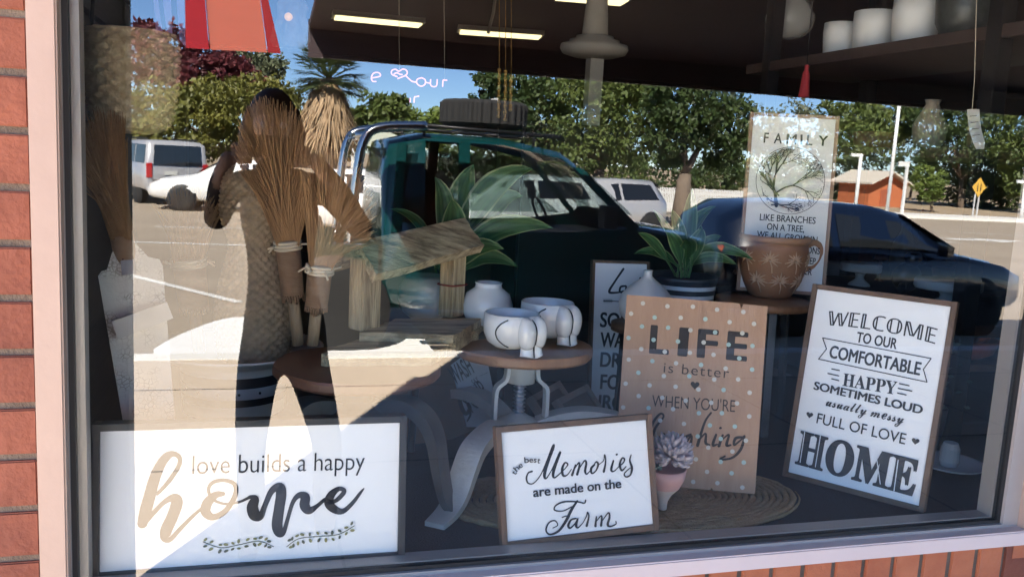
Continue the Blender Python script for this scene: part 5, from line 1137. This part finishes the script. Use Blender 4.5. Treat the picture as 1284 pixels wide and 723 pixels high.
        b = MB(); b.lathe([(r_*1.22, 0), (r_*1.2, .006*sd), (1e-5, .006*sd)], s.p(x, sd*(abs(y)+w/2-.012-.02), r_*1.02), 28, ax=ax, cap=False); b.build('wheel_arch', black_plastic, s.root)
    def slab(s, name, x, y, z, dx, dy, dz, m_, bev=.01):
        b = MB(); b.box(s.p(x, y, z), (dx, dy, dz), ax=(s.X, s.Y, s.Z), bev=min(bev, min(dx, dy, dz)*.4)); return b.build(name, m_, s.root)
def paint(name, c, rough=.25, metal=0): return mat(name, c, rough, metal=metal, coat=1.0, spec=.5)
teal = paint('teal_paint', (.002, .036, .037)); navy = paint('navy_paint', (.003, .007, .02)); white_p = paint('white_paint_car', (.75, .75, .73)); silver_p = paint('silver_paint', (.48, .48, .49), .3, .25)
red_lamp = mat('red_lamp', (.45, .01, .01), .2, coat=.6); clear_lamp = mat('clear_lamp', (.6, .6, .6), .1, coat=.5)

# teal ute, nose to the right
yu = 6.72; gu = gz(yu)
c = Car('ute', 'teal ute with spare tyre on its roof rack and bright roll bar at the kerb', 'ute', (2.4, -yu, gu), 0, teal); c.glass = cg
c.body([(-1.36, .45, 1.0, 1.55, .80, .62), (-1.30, .42, 1.08, 1.85, .83, .66), (-1.0, .40, 1.10, 1.93, .84, .68), (-.3, .40, 1.10, 1.93, .84, .68), (.25, .40, 1.12, 1.84, .84, .66), (.42, .40, 1.13, 1.74, .84, .64), (.92, .42, 1.20, 1.30, .84, .72), (1.0, .42, 1.19, 1.22, .84, .74), (1.5, .45, 1.12, 1.16, .83, .72), (1.80, .46, 1.04, 1.09, .80, .68), (1.93, .5, .95, 1.0, .74, .6)], skip=lambda xa, xb, k: (k in (5, 12) and xa > -1.25 and xb < 1.0) or (5 <= k <= 12 and xa > .40 and xb < .95))
c.side_window([(-.72, -.72), (-1.22, -1.18)]); c.side_window([(.78, .30), (-.60, -.60)]); c.cross_glass(.98, .40, 'windscreen', 1.0, .012); c.cross_glass(-1.37, -1.29, 'rear_window', .9, .02)
for x in (-1.75, 1.28):
    for y in (-.74, .74): c.wheel(x, y, .39, .24)
for sd in (-1, 1):
    for xa, xb, w_ in ((-1.25, -1.2, .05), (-.66, -.66, .06), (.95, .42, .05)):
        ha, hb_ = c.half(c.interp(xa)), c.half(c.interp(xb)); b = MB(); b.strap([c.p(xa, sd*ha[5][0], ha[5][1]-.01), c.p(xb, sd*hb_[6][0], hb_[6][1]+.02)], w_*1.6, .05, c.X); b.build('pillar', teal, c.root)
for y in (-.38, .38):
    b = MB(); b.box(c.p(-.75, y, 1.05), (.16, .5, .7), ax=(c.X, c.Y, c.Z), bev=.04); b.box(c.p(-.5, y, .75), (.5, .5, .16), ax=(c.X, c.Y, c.Z), bev=.04); b.box(c.p(-.8, y, 1.5), (.1, .26, .2), ax=(c.X, c.Y, c.Z), bev=.03); b.build('seat', black_plastic, c.root)
b = MB(); b.box(c.p(-.1, 0, 1.06), (2.3, 1.6, .02), ax=(c.X, c.Y, c.Z)); b.build('cab_floor', black_plastic, c.root)
st_ = c.p(.42, -.38, 1.22); b = MB(); b.tube([st_+(c.Y*math.cos(q)+(c.Z*.9-c.X*.4)*math.sin(q))*.17 for q in [2*math.pi*i/20 for i in range(20)]], .014, 6, closed=True); b.build('steering_wheel', black_plastic, c.root)
b = MB()
for y in (-.80, .80): b.box(c.p(-1.80, y, .80), (.82, .04, .34), ax=(c.X, c.Y, c.Z))
b.box(c.p(-2.23, 0, .80), (.04, 1.64, .34)); b.box(c.p(-1.41, 0, .80), (.04, 1.56, .34)); b.box(c.p(-1.8, 0, .62), (.78, 1.52, .04)); b.build('tray', teal, c.root)
b = MB()
for y in (-.70, .70): b.tube(catmull([tuple(c.p(-1.62, y, .9)), tuple(c.p(-1.58, y, 1.5)), tuple(c.p(-1.52, y, 1.84)), tuple(c.p(-1.38, y, 1.95)), tuple(c.p(-1.0, y, 1.985))], 6), .04, 12)
b.tube([c.p(-1.5, -.7, 1.88), c.p(-1.5, .7, 1.88)], .035, 10); b.build('roll_bar', chrome, c.root)
b = MB()
for y in (-.6, .6): b.tube([c.p(-1.25, y, 2.0), c.p(.25, y, 1.96)], .018, 8)
for x in (-1.2, -.85, -.5, -.15, .2): b.tube([c.p(x, -.6, 1.995-.015*(x+1.2)), c.p(x, .6, 1.995-.015*(x+1.2))], .014, 8)
for x in (-1.0, 0): 
    for y in (-.6, .6): b.tube([c.p(x, y, 1.99), c.p(x, y*.98, 1.86)], .014, 6)
b.build('roof_rack', black_metal, c.root)
b = MB(); ct = c.p(-.35, .1, 2.14); b.lathe([(.22, -.11), (.37, -.12), (.405, -.09), (.405, .09), (.37, .12), (.22, .11)], ct, 120, fn=lambda k, a: (.022 if math.sin(a*30+.4) > 0 else -.022)*(1 if k in (1, 2, 3, 4) else 0), smooth=False); sp = b.build('spare_tyre', rubber, c.root)
b = MB(); b.lathe([(1e-5, -.02), (.2, -.04), (.23, -.09)], ct, 24, cap=False); b.tube([ct+Vector((-.02, -.42, -.13)), ct+Vector((0, -.42, .05)), ct+Vector((.02, -.38, .125)), ct+Vector((.02, .38, .125))], .012, 6); b.build('tie_down', mat('grey_strap', (.45, .45, .45), .7), c.root)
c.slab('side_step', -.2, .84, .36, 1.8, .14, .05, black_plastic); c.slab('front_bumper', 1.98, 0, .58, .14, 1.5, .2, chrome); c.slab('door_handle', -.45, .852, 1.0, .16, .03, .035, black_plastic); c.slab('mirror', .62, .96, 1.28, .12, .18, .2, black_plastic)
for y in (-.58, .58): c.slab('headlight', 1.93, y, .86, .05, .26, .16, clear_lamp)
# navy hatchback
yu = 7.45; c = Car('hatchback', 'dark navy hatchback parked at the kerb right of the ute', 'car', (6.8, -yu, gz(yu)), 0, navy)
c.body([(-2.0, .35, .75, .9, .72, .5), (-1.92, .3, .92, 1.25, .80, .56), (-1.6, .28, .94, 1.42, .83, .58), (-.8, .28, .94, 1.47, .84, .6), (-.1, .28, .93, 1.45, .84, .6), (.25, .28, .92, 1.38, .84, .59), (.98, .29, .92, .99, .84, .62), (1.1, .3, .90, .94, .84, .64), (1.6, .3, .82, .86, .82, .62), (1.9, .34, .70, .73, .76, .52), (2.02, .4, .58, .6, .66, .42)])
c.side_window([(-.75, -.75), (-1.6, -1.45)]); c.side_window([(.85, .2), (-.65, -.65)]); c.cross_glass(1.06, .22, 'windscreen', 1.0, .012)
for x in (-1.28, 1.25):
    for y in (-.76, .76): c.wheel(x, y, .31, .19)
for y in (-.55, .55): c.slab('headlight', 1.92, y, .64, .08, .3, .12, clear_lamp)
for y in (-.52, .52): c.slab('tail_light', -1.95, y, .85, .06, .16, .22, red_lamp)
c.slab('mirror', .62, .93, .99, .1, .16, .12, navy); c.slab('door_handle', -.5, .85, .84, .16, .02, .03, navy)
# boxy silver four wheel drive, seen from the rear three quarter
rp = (MG(168, 250)+MG(248, 246))/2
def boxcar(label, pos, ang, L_, W_, H_, pm):
    c = Car('four_wheel_drive', label, 'car', pos, ang, pm)
    h = H_; x0 = 0
    c.body([(0, .5, 1.05, 1.08, W_*.46, W_*.44), (.04, .42, 1.12, h-.06, W_*.49, W_*.43), (.3, .4, 1.14, h, W_*.5, W_*.44), (1.6, .4, 1.14, h, W_*.5, W_*.44), (2.6, .4, 1.13, h-.06, W_*.5, W_*.43), (3.35, .42, 1.15, 1.2, W_*.5, W_*.43), (4.3, .45, 1.08, 1.13, W_*.48, W_*.42), (L_, .5, .9, .95, W_*.44, W_*.36)])
    c.side_window([(1.0, 1.0), (.18, .2)]); c.side_window([(2.0, 2.0), (1.1, 1.1)]); c.side_window([(3.1, 2.55), (2.1, 2.1)]); c.cross_glass(3.3, 2.62, 'windscreen', 1, .01)
    b = MB(); b.prism([c.p(-.004, -W_*.37, 1.15), c.p(-.004, W_*.37, 1.15), c.p(.03, W_*.35, h-.14), c.p(.03, -W_*.35, h-.14)], c.X*-.02); b.build('rear_window', glass_dark, c.root)
    for y in (-.43, .43): c.slab('tail_light', .0, y*W_, 1.0, .06, .16, .42, red_lamp)
    c.slab('rear_bumper', -.08, 0, .52, .2, W_*.96, .2, pm); c.slab('number_plate', -.02, -.2, .93, .03, .38, .12, mat('plate', (.6, .6, .55), .5)); c.slab('lower_trim', -.02, 0, .72, .03, W_*.8, .02, black_plastic)
    for x in (.85, 3.6):
        for y in (-.42, .42): c.wheel(x, y*W_, .38, .24)
    for y in (-.4, .4): c.slab('roof_rail', 1.5, y*W_*.95, h+.03, 2.2, .04, .05, black_plastic)
    for y in (-.36, .36): c.slab('headlight', L_-.02, y*W_, .85, .06, .26, .16, clear_lamp)
    return c
rear = MP(212, 250, 26.3); rear.z = gz(26.3)
boxcar('boxy silver four wheel drive seen from behind, parked across the road at the left', (rear.x+.25, rear.y, rear.z-.0), 180+66+0, 4.7, 1.9, 1.88, silver_p)
def sedan(name, label, pos, ang, pm, L_=4.6, H_=1.46, wag=False, group='cars parked across the road'):
    c = Car(name, label, 'car', pos, ang, pm, group); h = H_; k = L_/4.6
    if wag: st = [(-2.15, .35, .8, .95, .72, .5), (-2.05, .3, .95, 1.25, .82, .56), (-1.7, .28, .97, h-.02, .85, .58)]
    else: st = [(-2.3, .4, .8, .85, .7, .5), (-2.15, .3, .93, .98, .82, .6), (-1.6, .28, .95, 1.02, .85, .6), (-1.1, .28, .95, h-.06, .86, .58)]
    st += [(-.4, .28, .94, h, .86, .6), (.2, .28, .93, h-.03, .86, .6), (.45, .28, .93, h-.09, .86, .59), (1.15, .29, .92, .99, .86, .62), (1.8, .3, .85, .9, .84, .6), (2.15, .34, .74, .78, .78, .52), (2.3, .4, .6, .63, .66, .4)]
    c.body([(a[0]*k,)+a[1:] for a in st]); c.side_window([(-.4*k, -.4*k), ((-1.45 if not wag else -1.75)*k, (-1.05 if not wag else -1.55)*k)]); c.side_window([(1.0*k, .42*k), (-.3*k, -.3*k)]); c.cross_glass(1.12*k, .46*k, 'windscreen', 1, .01)
    if wag: c.cross_glass(-2.04*k, -1.7*k, 'rear_window', .95, .02)
    else: c.cross_glass(-1.58*k, -1.1*k, 'rear_window', .95, .01)
    for x in (-1.4*k, 1.4*k):
        for y in (-.78, .78): c.wheel(x, y, .32, .2)
    for y in (-.58, .58): c.slab('tail_light', -2.2*k if not wag else -2.05*k, y, .84, .12, .26, .16, red_lamp); c.slab('headlight', 2.2*k, y, .66, .1, .3, .12, clear_lamp)
    return c
def gp_(px, py, yv): v = MP(px, py, yv); v.z = gz(yv); return v
sedan('parked_car', 'white sedan parked beside the silver four wheel drive, side on', gp_(300, 260, 24.5), 184, white_p)
sedan('parked_car', 'white sedan standing between the fan palm and the ute', gp_(470, 250, 17), 10, white_p, 4.5)
sedan('parked_car', 'silver hatch with red tail lights seen beyond the ute bonnet', gp_(742, 258, 19), 160, silver_p, 4.1, 1.5, True)
sedan('parked_car', 'white wagon parked beyond the ute windows', gp_(640, 255, 18), 175, white_p, 4.4, 1.5, True)
# --- street furniture and buildings across the road
def polesign(name, label, cat): return thing(name, (0, 0, 0), label, cat)
v = MP(1222, 268, 40); v.z = min(v.z, gz(40)+.1); t = thing('road_sign', v, 'yellow diamond warning sign on twin grey posts across the road', 'sign')
D_ = (P(1222, 266, -v.y)-CAM).dot(fw); pxm = D_/F_PX; zc_ = v.z+(266-229)*pxm
b = MB()
for dx in (-3, 3): b.box(v+Vector((dx*pxm, 0, (zc_-v.z)/2)), (.07, .06, zc_-v.z))
b.build('posts', mat('galvanised', (.5, .5, .5), .5), t)
b = MB(); b.prism([Vector((v.x+q*11*pxm, v.y+.08, zc_+w*12*pxm)) for q, w in ((0, -1), (1, 0), (0, 1), (-1, 0))], (0, -.02, 0)); b.build('plate', mat('road_sign_yellow', (.62, .36, .05), .5), t)
b = MB()
for q in (-.26, .26): b.prism([Vector((v.x+(q+a)*9*pxm, v.y+.086, zc_+w*9*pxm)) for a, w in ((-.1, -.5), (.1, -.5), (.04, .5), (-.04, .5))], (0, -.004, 0))
b.build('symbol', black_plastic, t)
v = MP(1130, 268, 38.5); v.z = gz(38.5)+.1; t = thing('street_name_sign', v, 'white street name post with a small white blade across the road', 'sign'); D_ = (P(1130, 270, -v.y)-CAM).dot(fw); pxm = D_/F_PX
b = MB(); b.box(v+Vector((0, 0, 33*pxm)), (3*pxm, 3*pxm, 66*pxm)); b.build('post', mat('white_post', (.7, .7, .68), .5), t)
b = MB(); b.box(v+Vector((-5*pxm, 0, 63*pxm)), (16*pxm, .06, 6*pxm)); b.build('blade', mat('white_post', (.7, .7, .68), .5), t)
for px, top, bot, lb in ((1278, 242, 290, 'white steel post at the far right road edge'), (1072, 190, 258, 'pale light pole left of the brick hut'), (1112, 120, 205, 'slim pale pole among the trees right of the FAMILY sign')):
    v = MP(px, max(bot, 262), 39.5); v.z = gz(39.5)+.1; D_ = (P(px, 262, -v.y)-CAM).dot(fw); pxm = D_/F_PX; b = MB(); hgt = (max(bot, 262)-top)*pxm
    b.tube([v, v+Vector((0, 0, hgt))], 2.2*pxm, 10); b.box(v+Vector((-6*pxm, 0, hgt-1.5*pxm)), (16*pxm, .1, 4*pxm)); b.build('roadside_post', mat('white_post', (.7, .7, .68), .5), at=v, label=lb, cat='post')
v = MP(1108, 264, 47); v.z = gz(47); D_ = (P(1108, 264, 47)-CAM).dot(fw); pxm = D_/F_PX
t = thing('brick_hut', v, 'small orange brick hut with a pale gabled roof across the road', 'building')
b = MB(); ww, hh, dd = 50*pxm, 34*pxm, 60*pxm
b.prism([v+Vector((-ww/2, 0, -.5)), v+Vector((ww/2, 0, -.5)), v+Vector((ww/2, 0, hh)), v+Vector((0, 0, hh*1.35)), v+Vector((-ww/2, 0, hh))], (0, -dd, 0)); b.build('wall', mat('hut_brick', (.50, .16, .06), .8, col2=(.42, .12, .05), scale=3), t)
b = MB()
for sg_ in (-1, 1): b.prism([v+Vector((sg_*-.02, .6, hh*1.38)), v+Vector((sg_*ww*.62, .6, hh*.93)), v+Vector((sg_*ww*.62, .6, hh*.93+.12)), v+Vector((sg_*-.02, .6, hh*1.38+.12))], (0, -dd-1.2, 0))
b.build('roof', mat('pale_roof', (.62, .56, .47), .6), t)
b = MB(); b.box(v+Vector((-ww*.05, .02, hh*.4)), (ww*.22, .06, hh*.75)); b.build('door', mat('hut_door', (.35, .10, .05), .6), t)
v = MP(478, 235, 40); v.z = gz(40); D_ = (P(478, 235, 40)-CAM).dot(fw); pxm = D_/F_PX
t = thing('carport', v, 'pale green roofed carport on white posts behind the ute roll bar', 'carport')
b = MB(); top_ = MP(478, 178, 40).z
b.prism([v+Vector((-42*pxm, 0, top_-v.z-.25)), v+Vector((0, 0, top_-v.z+.55)), v+Vector((60*pxm, 0, top_-v.z-.25))], (0, -6, 0)); b.build('roof', mat('pale_green_roof', (.52, .56, .46), .6), t)
for dx in (-36, -8, 18, 50):
    b = MB(); b.box(v+Vector((dx*pxm, -.2, (top_-v.z)/2-.15)), (.14, .14, top_-v.z-.3)); b.build('post', mat('white_post', (.7, .7, .68), .5), t)
t = thing('picket_fence', MG(850, 262), 'low white picket fence under the shadowy pepper tree', 'fence')
a, c_ = MP(800, 262, 32), MP(930, 262, 32); a.z = c_.z = gz(32)+.1; n = 60; rails = MB(); b = MB()
for i in range(n+1):
    q = a.lerp(c_, i/n); b.box(q+Vector((0, 0, .5)), (.05, .03, 1.0))
b.build('pickets', mat('white_post', (.7, .7, .68), .5), t)
for zz in (.25, .8): rails.box((a+c_)/2+Vector((0, -.035, zz)), ((c_-a).length, .03, .07))
rails.build('rails', mat('white_post', (.7, .7, .68), .5), t)

# ================================================================== PERSON taking the photograph
skin = mat('skin', (.42, .24, .16), .5, col2=(.46, .27, .19), scale=20)
shirt = mat('black_tshirt', (.010, .010, .012), .85, col2=(.016, .016, .018), scale=30); trouser = mat('dark_trousers', (.014, .015, .02), .85, col2=(.02, .021, .028), scale=30)
hair_m = mat('dark_brown_hair', (.03, .018, .012), .55, col2=(.05, .03, .02), scale=40, stretch=(1, 1, .2))
pr = thing('person', (.10, -1.88, -.1), 'person in dark clothes holding up a phone in front of the window', 'person')
def skinned(name, nodes, edges, m_, parent, sub=2):
    me = bpy.data.meshes.new(name); o_ = ORG[parent.name]; me.from_pydata([Vector(q[:3])-o_ for q in nodes], edges, [])
    ob = bpy.data.objects.new(name, me); COL.objects.link(ob); ob.parent = parent; ORG[ob.name] = o_
    md = ob.modifiers.new('s', 'SKIN'); sv = me.skin_vertices[0].data
    for i, q in enumerate(nodes): sv[i].radius = (q[3], q[4] if len(q) > 4 else q[3]); sv[i].use_root = (i == 0)
    sb_ = ob.modifiers.new('u', 'SUBSURF'); sb_.levels = sb_.render_levels = sub
    dg = bpy.context.evaluated_depsgraph_get(); m2 = bpy.data.meshes.new_from_object(ob.evaluated_get(dg)); ob.modifiers.clear(); ob.data = m2
    m2.materials.clear(); m2.materials.append(m_)
    for p in m2.polygons: p.use_smooth = True
    return ob
y0 = -1.88
nodes = [(.11, y0, .80, .15, .11), (.10, y0+.01, 1.0, .135, .10), (.09, y0+.03, 1.2, .155, .105), (.085, y0+.05, 1.34, .13, .09), (.08, y0+.06, 1.41, .055, .055), (.07, y0+.075, 1.47, .052, .055), (.062, y0+.085, 1.56, .078, .098), (.06, y0+.08, 1.63, .065, .085),
         (.255, y0+.08, 1.35, .058), (.385, y0+.19, 1.20, .043), (.285, y0+.28, 1.355, .036), (.178, y0+.335, 1.475, .026),
         (-.085, y0+.08, 1.35, .058), (-.13, y0+.2, 1.22, .043), (-.115, y0+.29, 1.36, .036), (-.075, y0+.335, 1.47, .026),
         (.20, y0, .70, .088), (.285, y0+.01, .36, .062), (.285, y0-.03, .12, .055), (.285, y0-.03, -.02, .042), (.30, y0+.10, -.065, .04),
         (.02, y0, .70, .088), (-.005, y0+.01, .36, .062), (.0, y0-.03, .12, .055), (.0, y0-.03, -.02, .042), (-.015, y0+.10, -.065, .04)]
edges = [(0, 1), (1, 2), (2, 3), (3, 4), (4, 5), (5, 6), (6, 7), (3, 8), (8, 9), (9, 10), (10, 11), (3, 12), (12, 13), (13, 14), (14, 15), (0, 16), (16, 17), (17, 18), (18, 19), (19, 20), (0, 21), (21, 22), (22, 23), (23, 24), (24, 25)]
body = skinned('body', nodes, edges, skin, pr)
body.data.materials.append(shirt); body.data.materials.append(trouser)
for p in body.data.polygons:
    w = p.center+ORG[body.name]; zz = w.z; arm = (w.x > .33 or w.x < -.12 or w.y > y0+.2)
    if zz < .02: p.material_index = 2
    elif zz < .84: p.material_index = 2
    elif zz < 1.43 and w.y < y0+.24 or (arm and w.y < y0+.315): p.material_index = 1
for sd, hx in ((1, .178), (-1, -.075)):
    for i in range(4):
        z0 = 1.478+.0-.018*i+.02; L0 = (.9, 1, .95, .78)[i]
        nodes = [(hx-sd*.0, y0+.335, 1.475-.012*i+.01, .011), (hx-sd*.028*L0, y0+.35, z0, .0095), (hx-sd*.055*L0, y0+.352, z0+.002, .0085), (hx-sd*.068*L0, y0+.358-.0, z0, .0075)]
        skinned('finger', nodes, [(0, 1), (1, 2), (2, 3)], skin, body, 1)
    nodes = [(hx-sd*.005, y0+.335, 1.46, .012), (hx-sd*.025, y0+.345, 1.44, .0105), (hx-sd*.05, y0+.35, 1.445, .009)]
    skinned('thumb', nodes, [(0, 1), (1, 2)], skin, body, 1)
b = MB(); hc = Vector((.06, y0+.07, 1.60))
b.ball(hc+Vector((0, -.015, .0)), .098, 0, 20, 14, (.86, 1.0, 1.05)); b.ball(hc+Vector((0, -.055, -.09)), .085, 0, 18, 12, (.95, .7, 1.25))
for s_ in (-1, 1): b.tube([hc+Vector((s_*.07, 0, .03)), hc+Vector((s_*.09, -.01, -.06)), hc+Vector((s_*.085, -.02, -.17))], [.02, .028, .014], 10)
b.build('hair', hair_m, pr)
for s_ in (-1, 1): b = MB(); b.ball(hc+Vector((s_*.032, .105, -.03)), .012, 0, 10, 8); b.build('eye', mat('eye_white', (.6, .58, .55), .3), pr)
b = MB(); b.tube([hc+Vector((0, .098, -.025)), hc+Vector((0, .122, -.065)), hc+Vector((0, .108, -.075))], [.008, .013, .008], 8); b.build('nose', skin, pr)
b = MB(); b.tube([hc+Vector((-.022, .098, -.098)), hc+Vector((0, .108, -.097)), hc+Vector((.022, .098, -.098))], .006, 6); b.build('mouth', mat('lips', (.35, .12, .10), .5), pr)
ph = Vector((.052, -1.518, 1.495))
b = MB(); b.box(ph, (.150, .009, .074), bev=.003); b.build('phone', mat('phone_black', (.01, .01, .012), .2), at=ph, label='black phone held sideways by the person photographing the window', cat='phone')
